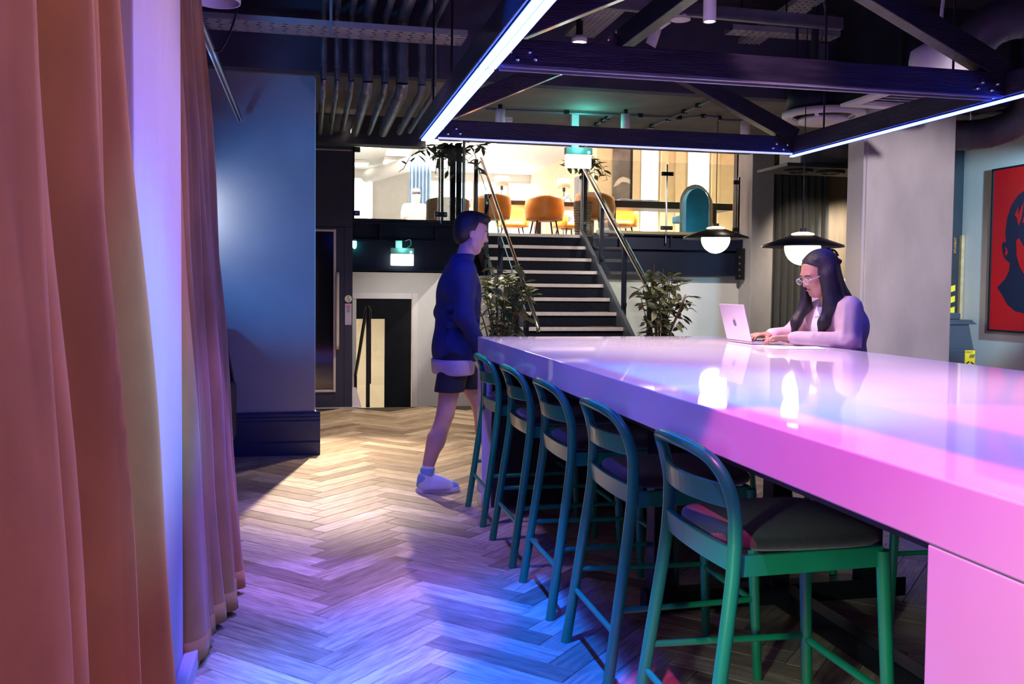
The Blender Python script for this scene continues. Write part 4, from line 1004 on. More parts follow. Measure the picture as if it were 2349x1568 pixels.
def head_prims(H,k=1.0,neck=None):
    P=[]
    def ell(c,r,kk): P.append(('ell',H.p(*[q*k for q in c]),tuple(q*k for q in r),[list(x) for x in H.M],kk*k))
    def cap(a,b,ra,rb,kk): P.append(('cap',H.p(*[q*k for q in a]),H.p(*[q*k for q in b]),ra*k,rb*k,kk*k))
    ell((-.012,0,.035),(.098,.076,.085),.01);ell((.028,0,-.025),(.062,.060,.088),.03)
    cap((.052,-.018,-.098),(.052,.018,-.098),.020,.020,.03)
    cap((.018,.050,-.06),(.052,.02,-.10),.020,.018,.03);cap((.018,-.050,-.06),(.052,-.02,-.10),.020,.018,.03)
    cap((.088,0,.012),(.108,0,-.026),.0075,.011,.012);cap((.095,-.012,-.030),(.095,.012,-.030),.008,.008,.008)
    cap((.078,-.034,.026),(.078,.034,.026),.012,.012,.02)
    ell((.062,.034,-.022),(.024,.024,.022),.02);ell((.062,-.034,-.022),(.024,.024,.022),.02)
    cap((.083,-.016,-.056),(.083,.016,-.056),.0065,.0065,.006);cap((.081,-.014,-.068),(.081,.014,-.068),.0075,.0075,.006)
    for s in (-1,1):
        ell((-.005,.074*s,-.012),(.020,.009,.030),.006)
    return P
def hand_prims(o,fwd,up,k=1.0,curl=.5,thumb=1,kk=.010):
    """palm plus five bent fingers; thumb=+1 leaves to the local left"""
    H=Frame(o,fwd,up);P=[]
    def c(a,b,ra,rb,q=kk): P.append(('cap',H.p(*[t*k for t in a]),H.p(*[t*k for t in b]),ra*k,rb*k,q))
    c((0,.022*thumb,0),(.075,.026*thumb,0),.015,.013);c((0,-.018*thumb,0),(.070,-.028*thumb,0),.014,.012);c((0,0,0),(.078,0,.002),.017,.014);c((-.03,0,0),(.01,0,0),.022,.020,.02)
    for y,L in ((.030,.068),(.010,.076),(-.011,.070),(-.031,.055)):
        y*=thumb;a=(.076,y,0);b=(.076+L*.45*math.cos(curl*.4),y*1.08,-L*.45*math.sin(curl*.4));d=(b[0]+L*.32*math.cos(curl*1.3),y*1.1,b[2]-L*.32*math.sin(curl*1.3));e=(d[0]+L*.25*math.cos(curl*2.0),y*1.1,d[2]-L*.25*math.sin(curl*2.0))
        c(a,b,.0095,.0088,.004);c(b,d,.0088,.008,.004);c(d,e,.008,.0068,.004)
    c((.012,.030*thumb,-.004),(.046,.056*thumb,-.014),.012,.010,.008);c((.046,.056*thumb,-.014),(.074,.060*thumb,-.022),.0095,.0075,.004)
    return P
# ================================================================== SEATED WOMAN (faces -x)
WY=4.84
t=thing('person','woman with long black hair in a dusty pink overshirt typing on a laptop','person',(3.05,WY,.74))
H=Frame((2.872,WY-.005,1.455),(-.90,-.10,-.40))
pel=(3.10,WY,.83);wai=(3.08,WY,.98);che=(3.01,WY,1.15);nb=(2.965,WY,1.30)
shN=(2.985,WY-.165,1.265);shF=(2.975,WY+.165,1.265)
elN=(2.93,WY-.235,1.075);wrN=(2.69,WY-.06,1.092)
elF=(2.86,WY+.26,1.085);wrF=(2.685,WY+.16,1.098)
body=[('ell',pel,(.14,.17,.13),None,.03),('cap',wai,che,.115,.12,.06),('cap',(3.02,WY-.07,1.16),(3.02,WY+.07,1.16),.105,.105,.05),
 ('cap',(2.985,WY-.11,1.255),(2.985,WY+.11,1.255),.062,.062,.06),('cap',nb,(2.905,WY,1.39),.050,.046,.03),
 ('cap',shN,elN,.052,.042,.03),('cap',elN,wrN,.042,.026,.015),('cap',shF,elF,.052,.042,.03),('cap',elF,wrF,.042,.026,.015)]
for s in (-1,1):
    body+=[('cap',(3.08,WY+.09*s,.83),(2.70,WY+.10*s,.80),.085,.058,.03),('cap',(2.70,WY+.10*s,.80),(2.78,WY+.10*s,.36),.055,.040,.02),('cap',(2.78,WY+.10*s,.36),(2.66,WY+.10*s,.33),.036,.030,.02)]
body+=head_prims(H,.96)
body+=hand_prims((2.66,WY-.048,1.090),(-.96,.18,.05),(0,.1,1),.92,.75,-1)
body+=hand_prims((2.655,WY+.155,1.096),(-.98,-.12,.05),(0,-.1,1),.92,.75,1)
body_mesh('body',body,.0055,MT['skinw'],t)
# overshirt with sleeves, open at the front
sh=[('cap',(3.085,WY,.80),che,.145,.140,.06),('cap',(3.025,WY-.08,1.16),(3.025,WY+.08,1.16),.122,.122,.06),('cap',(2.99,WY-.115,1.258),(2.99,WY+.115,1.258),.076,.076,.06),
 ('cap',shN,elN,.069,.060,.04),('cap',elN,wrN,.060,.040,.02),('cap',shF,elF,.069,.060,.04),('cap',elF,wrF,.060,.040,.02),('cap',(2.99,WY-.06,1.325),(2.99,WY+.06,1.325),.03,.03,.03)]
for i in range(9):   # creases along the sleeve and back
    a=i/9;sh.append(('cap',tuple(Vector(shN).lerp(Vector(elN),a)+Vector((-.05,-.035,.01))),tuple(Vector(shN).lerp(Vector(elN),a+.05)+Vector((.05,-.05,-.035))),.013,.010,.012))
for i in range(6):
    a=i/6;p=Vector(elN).lerp(Vector(wrN),a*.8);sh.append(('cap',tuple(p+Vector((0,-.035,.025))),tuple(p+Vector((.02,-.04,-.03))),.014,.012,.012))
def cl(X,Y,Z):
    front=np.maximum(np.maximum((X-2.965+.0*Z)+0*Y, np.abs(Y-WY+.0)-.05-(1.31-Z)*.10),  .84-Z)
    return np.maximum(np.maximum(.72-Z,Z-1.335+.6*np.maximum(0,2.98-X)),-front)+0*X
body_mesh('overshirt',sh,.0065,MT['pinkshirt'],t,cl)
body_mesh('white_top',[('cap',(3.06,WY,.80),(3.0,WY,1.14),.127,.124,.05),('cap',(3.005,WY-.06,1.16),(3.005,WY+.06,1.16),.112,.112,.05),('cap',(2.975,WY-.05,1.25),(2.975,WY+.05,1.25),.066,.066,.05)],.008,MT['whitecloth'],t,lambda X,Y,Z:np.maximum(.74-Z,Z-1.27)+0*X+0*Y)
tr=[('ell',pel,(.15,.18,.13),None,.03)]
for s in (-1,1): tr+=[('cap',(3.08,WY+.09*s,.83),(2.70,WY+.10*s,.80),.092,.066,.03),('cap',(2.70,WY+.10*s,.80),(2.78,WY+.10*s,.40),.063,.050,.02)]
body_mesh('trousers',tr,.01,MT['shorts'],t)
# hair: cap, long fall at the back and two locks over the shoulders
hp=[('ell',H.p(-.030,0,.042),(.106,.085,.090),[list(x) for x in H.M],.02)]
hp+=[('cap',H.p(-.055,0,.03),(3.015,WY,1.29),.086,.072,.05),('cap',(3.015,WY,1.29),(3.075,WY,1.12),.075,.06,.05),('cap',(3.075,WY-.03,1.12),(3.17,WY-.03,.98),.05,.03,.04)]
hp+=[('cap',H.p(.012,.078,-.01),(2.905,WY-.105,1.28),.032,.040,.03),('cap',(2.905,WY-.105,1.28),(2.868,WY-.095,1.18),.040,.030,.03),('cap',(2.868,WY-.095,1.18),(2.845,WY-.085,1.075),.030,.010,.03)]
hp+=[('cap',H.p(-.03,.075,0),(2.955,WY-.10,1.27),.04,.045,.04)]
hp+=[('cap',H.p(.012,-.078,-.01),(2.86,WY+.10,1.27),.030,.036,.03),('cap',(2.86,WY+.10,1.27),(2.80,WY+.09,1.18),.036,.028,.03),('cap',(2.80,WY+.09,1.18),(2.775,WY+.08,1.075),.028,.010,.03)]
for i in range(7):  # strand relief
    y=-.06+.02*i;hp.append(('cap',H.p(.015,y,.112-abs(y)*.3),H.p(-.12,y*1.2,.03),.010,.014,.010))
Hi=H.M.transposed();ho=H.o
def hclip(X,Y,Z):
    a=X-ho.x;b=Y-ho.y;c=Z-ho.z
    lx=Hi[0][0]*a+Hi[0][1]*b+Hi[0][2]*c;ly=Hi[1][0]*a+Hi[1][1]*b+Hi[1][2]*c;lz=Hi[2][0]*a+Hi[2][1]*b+Hi[2][2]*c
    face=np.minimum(np.minimum(lx-.020+.10*np.minimum(0,lz),.102-lz-.25*np.abs(ly)-.7*np.maximum(0,.07-lx)),np.minimum(lz+.155,.066-np.abs(ly)))
    return face
body_mesh('hair',hp,.0055,MT['hair'],t,hclip)
# hair claw clip
b=MB();b.tube(bez([H.p(-.10,.02,.075),H.p(-.125,.02,.10),H.p(-.15,.02,.085),H.p(-.16,.02,.05)],4),.006,6);b.tube(bez([H.p(-.10,-.02,.075),H.p(-.13,-.02,.11),H.p(-.155,-.02,.09),H.p(-.165,-.02,.06)],4),.006,6)
for k in range(3): b.bar(H.p(-.115-.016*k,-.022,.098-.006*k),H.p(-.115-.016*k,.022,.098-.006*k),.006,.006)
b.build('hair_clip',MT['black'],t)
# eyes, brows, lips, glasses
for s in (-1,1):
    b=MB();b.sphere(H.p(.0735,.031*s,.004),.0105,10);b.build('eye',MT['eye'],t)
    b=MB();b.sphere(H.p(.0825,.031*s,.001),.0045,8);b.build('iris',MT['hair'],t)
    b=MB();b.tube([H.p(.090,.012*s,.027),H.p(.092,.03*s,.031),H.p(.080,.052*s,.024)],[.003,.0035,.002],6);b.build('eyebrow',MT['hair'],t)
b=MB();b.tube([H.p(.0885,-.02,-.061),H.p(.0935,0,-.060),H.p(.0885,.02,-.061)],[.003,.006,.003],8);b.build('lips',mat('lip tint',(.42,.13,.13),.4),t)
gl=MB()
for s in (-1,1):
    gl.tube([H.p(.108,.033*s+.0225*math.cos(a),.0+.0185*math.sin(a)) for a in [2*PI*k/18 for k in range(19)]],.0017,6)
    gl.tube([H.p(.106,.056*s,.006),H.p(.05,.080*s,.008),H.p(-.01,.080*s,.004)],.0022,6)
gl.tube([H.p(.110,-.010,.004),H.p(.113,0,.007),H.p(.110,.010,.004)],.0022,6)
gl.build('glasses',MT['alu'],t)
gl=MB()
for s in (-1,1): gl.cyl(H.p(.1075,.033*s,0),H.p(.1085,.033*s,0),.020,n=18)
gl.build('lenses',MT['glass'],t)
# ================================================================== WALKING MAN (faces +x)
MY=6.17
t=thing('person','man in a navy jacket and dark shorts walking past the far table end','person',(.95,MY,0))
H=Frame((1.085,MY,1.725),(.96,-.05,-.22))
hip=(.97,MY,.95);hL=(.97,MY+.09,.92);hR=(.97,MY-.09,.92)   # left is +y? facing +x the left hand side is +y
kR=(.90,MY-.10,.52);aR=(.775,MY-.10,.13)                    # near leg, planted behind
kL=(1.17,MY+.09,.55);aL=(1.28,MY+.09,.16)                   # far leg swings forward
body=[('ell',hip,(.125,.165,.13),None,.04),('cap',(.98,MY,1.02),(1.0,MY,1.28),.125,.135,.08),('cap',(1.0,MY-.08,1.36),(1.0,MY+.08,1.36),.115,.115,.06),('cap',(1.01,MY-.15,1.47),(1.01,MY+.15,1.47),.065,.065,.06),('cap',(1.02,MY,1.50),(1.06,MY,1.64),.060,.055,.04),
 ('cap',hR,kR,.088,.058,.05),('cap',kR,(.84,MY-.10,.33),.056,.058,.02),('cap',(.84,MY-.10,.36),aR,.060,.036,.02),('cap',aR,(.77,MY-.10,.07),.038,.042,.02),('cap',(.775,MY-.10,.045),(.90,MY-.10,.035),.040,.032,.03),
 ('cap',hL,kL,.088,.058,.05),('cap',kL,(1.20,MY+.09,.36),.056,.058,.02),('cap',(1.20,MY+.09,.38),aL,.060,.036,.02),('cap',aL,(1.29,MY+.09,.09),.038,.042,.02),('cap',(1.29,MY+.09,.07),(1.42,MY+.09,.085),.040,.032,.03)]
shR=(1.0,MY-.19,1.45);eR=(1.0,MY-.235,1.17);wR=(1.12,MY-.20,.95)
shL=(1.0,MY+.19,1.45);eL=(.93,MY+.235,1.18);wL=(1.03,MY+.22,.93)
body+=[('cap',shR,eR,.056,.044,.03),('cap',eR,wR,.043,.029,.02),('cap',shL,eL,.056,.044,.03),('cap',eL,wL,.043,.029,.02)]
body+=head_prims(H,1.06)
body+=hand_prims((1.13,MY-.198,.93),(.45,.05,-.88),(0,-1,0),1.0,.6,1);body+=hand_prims((1.04,MY+.218,.91),(.4,-.05,-.9),(0,1,0),1.0,.6,-1)
body_mesh('body',body,.0075,MT['skinm'],t)
jk=[('cap',(.985,MY,.92),(1.0,MY,1.28),.150,.152,.08),('cap',(.98,MY-.06,.95),(.98,MY+.06,.95),.135,.135,.08),('cap',(1.0,MY-.09,1.36),(1.0,MY+.09,1.36),.130,.130,.06),('cap',(1.01,MY-.155,1.475),(1.01,MY+.155,1.475),.078,.078,.06),
 ('cap',shR,eR,.074,.064,.04),('cap',eR,wR,.062,.048,.03),('cap',shL,eL,.074,.064,.04),('cap',eL,wL,.062,.048,.03),('cap',(1.015,MY,1.53),(1.035,MY,1.575),.076,.074,.04)]
for i in range(8):
    z=1.0+.055*i;jk.append(('cap',(.90+.02*(i%2),MY-.16,z),(1.10,MY-.15,z+.03*(-1)**i),.016,.014,.03))
body_mesh('jacket',jk,.010,MT['navycloth'],t,lambda X,Y,Z:np.maximum(.862-Z,Z-1.585)+np.where(np.abs(Y-MY)>.165,-.1*(Z<.9),0)+0*X)
body_mesh('shirt_hem',[('ell',(.965,MY,.88),(.148,.222,.30),None,.02)],.01,MT['pale'],t,lambda X,Y,Z:np.maximum(.775-Z,Z-.88)+0*X+0*Y)
body_mesh('shorts',[('ell',hip,(.13,.17,.13),None,.05),('cap',hR,kR,.104,.098,.05),('cap',hL,kL,.104,.098,.05)],.010,MT['shorts'],t,lambda X,Y,Z:(.665-Z)+0*X+0*Y)
hc=[('ell',H.p(-.018,0,.05),(.112,.092,.098),[list(x) for x in H.M],.02),('ell',H.p(-.06,0,-.01),(.065,.085,.085),[list(x) for x in H.M],.03),('ell',H.p(.05,0,.115),(.06,.065,.03),[list(x) for x in H.M],.03)]
Hm=H.M.transposed();hm=H.o.copy()
def mclip(X,Y,Z):
    a=X-hm.x;b=Y-hm.y;c=Z-hm.z
    lx=Hm[0][0]*a+Hm[0][1]*b+Hm[0][2]*c;lz=Hm[2][0]*a+Hm[2][1]*b+Hm[2][2]*c
    return np.minimum(lx-.01-.2*lz,.075-lz)
body_mesh('hair',hc,.007,MT['hair'],t,mclip)
for s in (-1,1):
    b=MB();b.sphere(H.p(.079,.033*s,.004),.0115,10);b.build('eye',MT['eye'],t);b=MB();b.sphere(H.p(.0885,.033*s,.002),.005,8);b.build('iris',MT['hair'],t)
    b=MB();b.tube([H.p(.095,.013*s,.03),H.p(.097,.032*s,.034),H.p(.085,.055*s,.026)],[.0035,.004,.0025],6);b.build('eyebrow',MT['hair'],t)
b=MB();b.tube([H.p(.094,-.021,-.066),H.p(.099,0,-.065),H.p(.094,.021,-.066)],[.003,.006,.003],8);b.build('lips',mat('lip tint dull',(.45,.2,.18),.4),t)
def sneaker(x,y,z,pitch,t):
    """high top sneaker, toe towards +x; heel at x"""
    Mr=Matrix.Rotation(-pitch,3,'Y')
    def P(a,b,c): v=Mr@Vector((a,b,c));return (x+v.x,y+v.y,z+v.z)
    def L(a,b,c,d,k=.03): return ('cap',P(*a),P(*b),c,d,k)
    up=[L((.048,0,.045),(.070,0,.155),.044,.046),L((.045,0,.050),(.14,0,.060),.044,.044),L((.13,0,.075),(.19,0,.050),.036,.036),L((.16,0,.040),(.243,0,.030),.042,.033)]
    for s_ in (-1,1): up.append(L((.06,.020*s_,.03),(.20,.026*s_,.03),.024,.022))
    sh=body_mesh('sneaker',up,.006,MT['shoe'],t,lambda X,Y,Z:(z+.012-Z)+0*X+0*Y if pitch==0 else 0*X+0*Y-1)
    def ribbon(fn,n,m,name):
        b=MB();b.grid(fn,n,1);return b.build(name,m,sh,solid=.005)
    toe=[L((.205,0,.036),(.246,0,.030),.041,.0345)]
    body_mesh('toe_cap',toe,.006,MT['shoeblue'],sh,lambda X,Y,Z:(z+.02-Z)+0*X+0*Y if pitch==0 else 0*X+0*Y-1)
    body_mesh('heel_panel',[L((.040,0,.05),(.046,0,.095),.046,.0455,.02)],.006,MT['shoeblue'],sh,lambda X,Y,Z:np.maximum((z+.02-Z)+0*X+0*Y,(X-x-.055)+0*Y+0*Z))
    body_mesh('collar_panel',[L((.066,0,.128),(.070,0,.158),.0475,.0485,.02)],.006,MT['shoeblue'],sh,lambda X,Y,Z:(Z-z-.165)+0*X+0*Y)
    out=[(0,-.032),(.03,-.043),(.12,-.040),(.19,-.048),(.26,-.038),(.288,0),(.26,.038),(.19,.048),(.12,.040),(.03,.043),(0,.032),(-.01,0)]
    n=len(out);A=[P(a,b,0) for a,b in out];B=[P(a,b,.030) for a,b in out]
    MB().add(A+B,[(i,(i+1)%n,n+(i+1)%n,n+i) for i in range(n)]+[tuple(reversed(range(n))),tuple(range(n,2*n))]).build('sole',MT['rubber'],sh,bevel=.004)
    for k in range(5): MB().bar(P(.108+.020*k,-.024,.118-.011*k),P(.108+.020*k,.024,.118-.011*k),.006,.006).build('lace',MT['rubber'],sh)
sneaker(.715,MY-.10,0.0,0,t);sneaker(1.235,MY+.09,.035,-.25,t)
# ================================================================== GUESTS IN THE UPPER ROOM
t=thing('person','man in a cream tee seated behind the left glass, looking at his hands','person',(1.92,17.0,Z_UP))
gx,gy=1.93,17.0;H=Frame((gx+.02,gy-.04,3.00),(.25,-.9,-.3))
bd=[('ell',(gx,gy,2.52),(.17,.12,.12),None,.04),('cap',(gx,gy,2.55),(gx,gy,2.74),.12,.125,.06),('cap',(gx-.12,gy,2.80),(gx+.12,gy,2.80),.06,.06,.05),('cap',(gx,gy,2.82),(gx+.01,gy-.02,2.93),.05,.048,.03)]
arms=[]
for s in (-1,1): arms+=[('cap',(gx+.17*s,gy,2.79),(gx+.22*s,gy-.05,2.60),.048,.038,.03),('cap',(gx+.22*s,gy-.05,2.60),(gx+.05*s,gy-.24,2.66),.036,.026,.02)]
bd+=arms+head_prims(H,1.0)+hand_prims((gx+.03,gy-.25,2.665),(-.6,-.5,.3),(0,-.3,1),.9,.7,-1)+hand_prims((gx-.04,gy-.25,2.665),(.6,-.5,.3),(0,-.3,1),.9,.7,1)
for s in (-1,1): bd+=[('cap',(gx+.09*s,gy,2.50),(gx+.10*s,gy-.40,2.52),.08,.055,.03),('cap',(gx+.10*s,gy-.40,2.52),(gx+.10*s,gy-.42,2.16),.05,.04,.02)]
body_mesh('body',bd,.011,MT['skinm'],t)
body_mesh('tee',[('cap',(gx,gy,2.50),(gx,gy,2.74),.138,.142,.06),('cap',(gx-.13,gy,2.80),(gx+.13,gy,2.80),.072,.072,.05)]+[('cap',(gx+.17*s,gy,2.79),(gx+.205*s,gy-.03,2.67),.062,.058,.03) for s in (-1,1)],.012,MT['creamtee'],t,lambda X,Y,Z:np.maximum(2.45-Z,Z-2.86)+0*X+0*Y)
body_mesh('hair',[('ell',H.p(-.018,0,.05),(.106,.085,.088),[list(x) for x in H.M],.02)],.011,MT['hair'],t,lambda X,Y,Z:(3.01-Z)+0*X+0*Y)
b=MB();b.lathe([(0,Z_UP+.38),(.22,Z_UP+.38),(.24,Z_UP+.28),(.05,Z_UP+.24),(.03,Z_UP+.02),(.2,Z_UP),(0,Z_UP)],(gx,gy+.02,0),20);tag(b.build('lounge_stool',MT['bluedrape']),'low stool under the man in the cream tee','stool')
t=thing('side_table','white round table in front of the seated man in cream','table',(2.25,16.0,Z_UP))
b=MB();b.cyl((2.25,16.1,Z_UP+.36),(2.25,16.1,Z_UP+.39),.42,n=28);b.build('top',MT['white'],t)
b=MB();b.lathe([(.03,Z_UP+.36),(.03,Z_UP+.03),(.2,Z_UP),(0,Z_UP)],(2.25,16.1,0),16);b.build('stem',MT['white'],t)
t=thing('person','dark haired guest seated at the walnut table, hair bun just visible','person',(4.93,17.35,Z_UP))
gx,gy=4.90,17.30;H=Frame((gx,gy,2.98),(.1,-.95,-.3))
bd=[('cap',(gx,gy,2.56),(gx,gy,2.72),.11,.115,.06),('cap',(gx-.10,gy,2.78),(gx+.10,gy,2.78),.055,.055,.05),('cap',(gx,gy,2.80),(gx,gy-.01,2.91),.045,.042,.03),('ell',(gx,gy,2.62),(.16,.12,.12),None,.04)]
for s in (-1,1): bd+=[('cap',(gx+.15*s,gy,2.77),(gx+.20*s,gy-.06,2.60),.045,.036,.03),('cap',(gx+.20*s,gy-.06,2.60),(gx+.08*s,gy-.28,2.91),.034,.026,.02)]
bd+=head_prims(H,.95);body_mesh('body',bd,.012,MT['skinm'],t)
body_mesh('hair',[('ell',H.p(-.018,0,.03),(.108,.090,.105),[list(x) for x in H.M],.02),('ell',H.p(-.05,0,.14),(.05,.05,.05),[list(x) for x in H.M],.03)],.011,MT['hair'],t,lambda X,Y,Z:(gy-.055-Y)+0*X+0*Z)
body_mesh('top',[('cap',(gx,gy,2.54),(gx,gy,2.72),.125,.13,.06),('cap',(gx-.11,gy,2.78),(gx+.11,gy,2.78),.066,.066,.05)],.012,MT['bluedrape'],t,lambda X,Y,Z:np.maximum(2.47-Z,Z-2.83)+0*X+0*Y)
# ================================================================== LAPTOP AND PAPER
t=thing('laptop','open silver laptop on the pink table facing the woman','laptop',(2.60,5.03,1.05))
hy0,hy1,hx=4.872,5.192,2.492
MB().box(hx,hy0,1.053,hx+.222,hy1,1.066).build('base',MT['laptop'],t,bevel=.004)
b=MB();b.box(hx+.018,hy0+.025,1.0665,hx+.125,hy1-.025,1.067);b.build('keyboard',MT['keys'],t)
MB().box(hx+.135,hy0+.10,1.0663,hx+.21,hy1-.10,1.0668).build('trackpad',MT['galv'],t)
lean=Vector((-.26,0,.966)).normalized();H0=Vector((hx,0,1.066));n_=Vector((lean.z,0,-lean.x))
c=H0+lean*.110;Mx=Matrix((Vector((n_.x,0,n_.z)),Vector((0,1,0)),lean)).transposed()
lid=MB().obox((c.x,(hy0+hy1)/2,c.z),(.007,hy1-hy0,.218),Mx).build('lid',MT['laptop'],t,bevel=.003)
MB().obox((c.x+n_.x*.0042,(hy0+hy1)/2,c.z+n_.z*.0042),(.0008,hy1-hy0-.012,.20),Mx).build('screen',MT['screen'],lid)
ap=[(.0,-.022),(.008,-.024),(.016,-.016),(.020,-.004),(.014,.002),(.013,.009),(.018,.014),(.010,.018),(.003,.015),(-.003,.015),(-.010,.018),(-.017,.013),(-.020,.002),(-.017,-.012),(-.010,-.022),(-.004,-.023)]
cc=Vector((c.x,(hy0+hy1)/2,c.z))-n_*.0037
MB().prism(ap,cc,(0,-1,0),lean,.0006).build('logo',MT['galvd'],lid)
MB().prism([(0,.019),(.003,.026),(.009,.029),(.007,.022)],cc,(0,-1,0),lean,.0006).build('logo_leaf',MT['galvd'],lid)
t=thing('paper_sheet','white paper sheet with dark marks beside the laptop','paper',(2.57,4.63,1.05))
MB().add([(2.42,4.50,1.0512),(2.72,4.46,1.0512),(2.78,4.66,1.0512),(2.44,4.74,1.0512),(2.42,4.50,1.0522),(2.72,4.46,1.0522),(2.78,4.66,1.0522),(2.44,4.74,1.0522)],[(3,2,1,0),(4,5,6,7),(0,1,5,4),(1,2,6,5),(2,3,7,6),(3,0,4,7)]).build('sheet',MT['paper'],t)
for k,(x,y) in enumerate(((2.56,4.68),(2.64,4.66))): MB().box(x,y-.012,1.0523,x+.05,y+.012,1.0526).build('mark',MT['ink'],t)
# ================================================================== ARMCHAIR BY THE BLUE WALL
t=thing('armchair','dark high backed armchair edge beside the mustard curtain','chair',(-.95,6.9,0))
b=MB();b.prism([(0,.30),(.52,.30),(.55,.62),(.48,1.02),(.36,1.13),(.10,1.13),(0,1.0)],(-1.06,7.05,0),(1,0,0),(0,0,1),.10);b.build('back',MT['navy'],t,bevel=.03)
MB().box(-1.06,6.45,.22,-.56,7.0,.44).build('seat',MT['navy'],t,bevel=.03)
for s in (-1.08,-.60): MB().box(s,6.45,.25,s+.10,7.02,.66).build('arm',MT['navy'],t,bevel=.025)
for x in (-1.02,-.60):
    for y in (6.5,6.95): MB().cyl((x,y,.23),(x,y,0),.02,.014,n=10).build('leg',MT['black'],t)
# ================================================================== RIGHT-HAND BACKGROUND
t=thing('dark_curtain','charcoal curtain hanging beside the concrete pilaster','curtain',(7.0,12.3,0))
def dc(u,v):
    n=9;x=6.50+.98*u;a=.06+.03*math.sin(7*u)
    return (x+.012*math.sin(4*PI*n*u),12.32+a*math.cos(2*PI*n*u)*(.85+.15*(1-v)),.02+3.1*v)
MB().grid(dc,160,10).build('fabric',MT['dcurt'],t,solid=.006)
b=MB();b.box(6.45,12.30,3.13,7.6,12.34,3.17);b.build('rail',MT['black'],t)
t=thing('fire_notice','small blue white and red fire notice on the metal wall','notice',(7.9,12.54,1.3))
x0,x1=7.83,8.02
MB().box(x0,12.535,1.13,x1,12.549,1.53).build('board',MT['paper'],t)
MB().box(x0+.02,12.53,1.40,x1-.01,12.5345,1.445).build('blue_band',MT['bluesign'],t);MB().box(x0+.04,12.53,1.34,x1-.01,12.5345,1.38).build('blue_band',MT['bluesign'],t)
MB().box(x0+.04,12.53,1.27,x1-.01,12.5345,1.32).build('pale_band',MT['pale'],t);MB().box(x0+.03,12.53,1.16,x1-.01,12.5345,1.19).build('red_band',MT['redsign'],t);MB().box(x0+.04,12.53,1.20,x1-.01,12.5345,1.245).build('red_band',mat('pale red band',(.8,.35,.3),.5),t)
b=MB();b.box(7.86,12.50,.92,8.0,12.549,1.10);tag(b.build('call_point',MT['redsign'],bevel=.01),'red fire call point under the notice','call point')
def text_part(s,size,origin,ux,uy,m,parent,name='lettering',ext=.0006):
    cu=bpy.data.curves.new('txt','FONT');cu.body=s;cu.size=size;cu.extrude=ext
    o=bpy.data.objects.new('txt',cu);COL.objects.link(o);bpy.context.view_layer.update()
    me=bpy.data.meshes.new_from_object(o.evaluated_get(bpy.context.evaluated_depsgraph_get()));bpy.data.objects.remove(o)
    ux=Vector(ux);uy=Vector(uy);uz=ux.cross(uy);og=Vector(origin)
    mb=MB();mb.add([og+ux*v.co.x+uy*v.co.y+uz*v.co.z for v in me.vertices],[tuple(p.vertices) for p in me.polygons]);return mb.build(name,m,parent)
text_part('Fire Action',.03,(x0+.022,12.5338,1.455),(1,0,0),(0,0,1),MT['bluesign'],t)
# poster on the right wall
t=thing('wall_art','large red poster with a dark blue head silhouette in a black frame','poster',(6.49,7.1,1.0))
py0,py1,pz0,pz1=7.782,6.48,.985,2.545
fx=6.499
def pp(a,b): return (a,b)
MB().box(fx-.022,py1+.012,pz0+.012,fx-.012,py0-.012,pz1-.012).build('canvas',MT['red'],t)
fr=MB();fr.box(fx-.035,py0-.016,pz0,fx,py0,pz1);fr.box(fx-.035,py1,pz0,fx,py1+.016,pz1);fr.box(fx-.035,py1,pz0,fx,py0,pz0+.016);fr.box(fx-.035,py1,pz1-.016,fx,py0,pz1);fr.build('frame',MT['black'],t)
# silhouette: u runs from the left edge of the poster to the right, v upwards (metres)
sil=[(.10,.42),(.16,.36),(.24,.26),(.34,.20),(.46,.18),(.62,.19),(.78,.22),(.90,.30),(.96,.40),(.86,.46),(.74,.52),(.72,.60),(.80,.66),(.88,.80),(.90,.98),(.86,1.14),(.74,1.27),(.58,1.33),(.44,1.33),(.33,1.28),(.25,1.19),(.20,1.07),(.185,.93),(.20,.84),(.17,.86),(.145,.83),(.155,.76),(.185,.70),(.23,.665),(.255,.655),(.25,.58),(.20,.50)]
MB().prism(sil,(fx-.0225,py0,pz0),(0,-1,0),(0,0,1),-.002).build('head_silhouette',MT['ink'],t)
face=[(.33,.86),(.36,.88),(.42,.80),(.50,.82),(.56,.76),(.64,.80),(.72,.86),(.74,.74),(.68,.60),(.56,.50),(.46,.52),(.38,.62),(.34,.72)]
MB().prism(face,(fx-.0248,py0,pz0),(0,-1,0),(0,0,1),-.002).build('face_shape',MT['red'],t)
for pts in ([(.30,1.10),(.34,1.17),(.33,1.08),(.40,1.20),(.38,1.06),(.35,1.0),(.33,1.07)],[(.40,1.02),(.43,1.12),(.45,1.03),(.50,1.16),(.49,1.0),(.45,.97),(.43,1.02)],[(.18,.80),(.21,.79),(.225,.745),(.20,.72),(.19,.76),(.21,.765)],[(.56,1.12),(.62,1.2),(.61,1.1),(.68,1.15),(.64,1.03),(.58,1.06)]):
    MB().prism(pts,(fx-.0248,py0,pz0),(0,-1,0),(0,0,1),-.002).build('hair_gap',MT['red'],t)
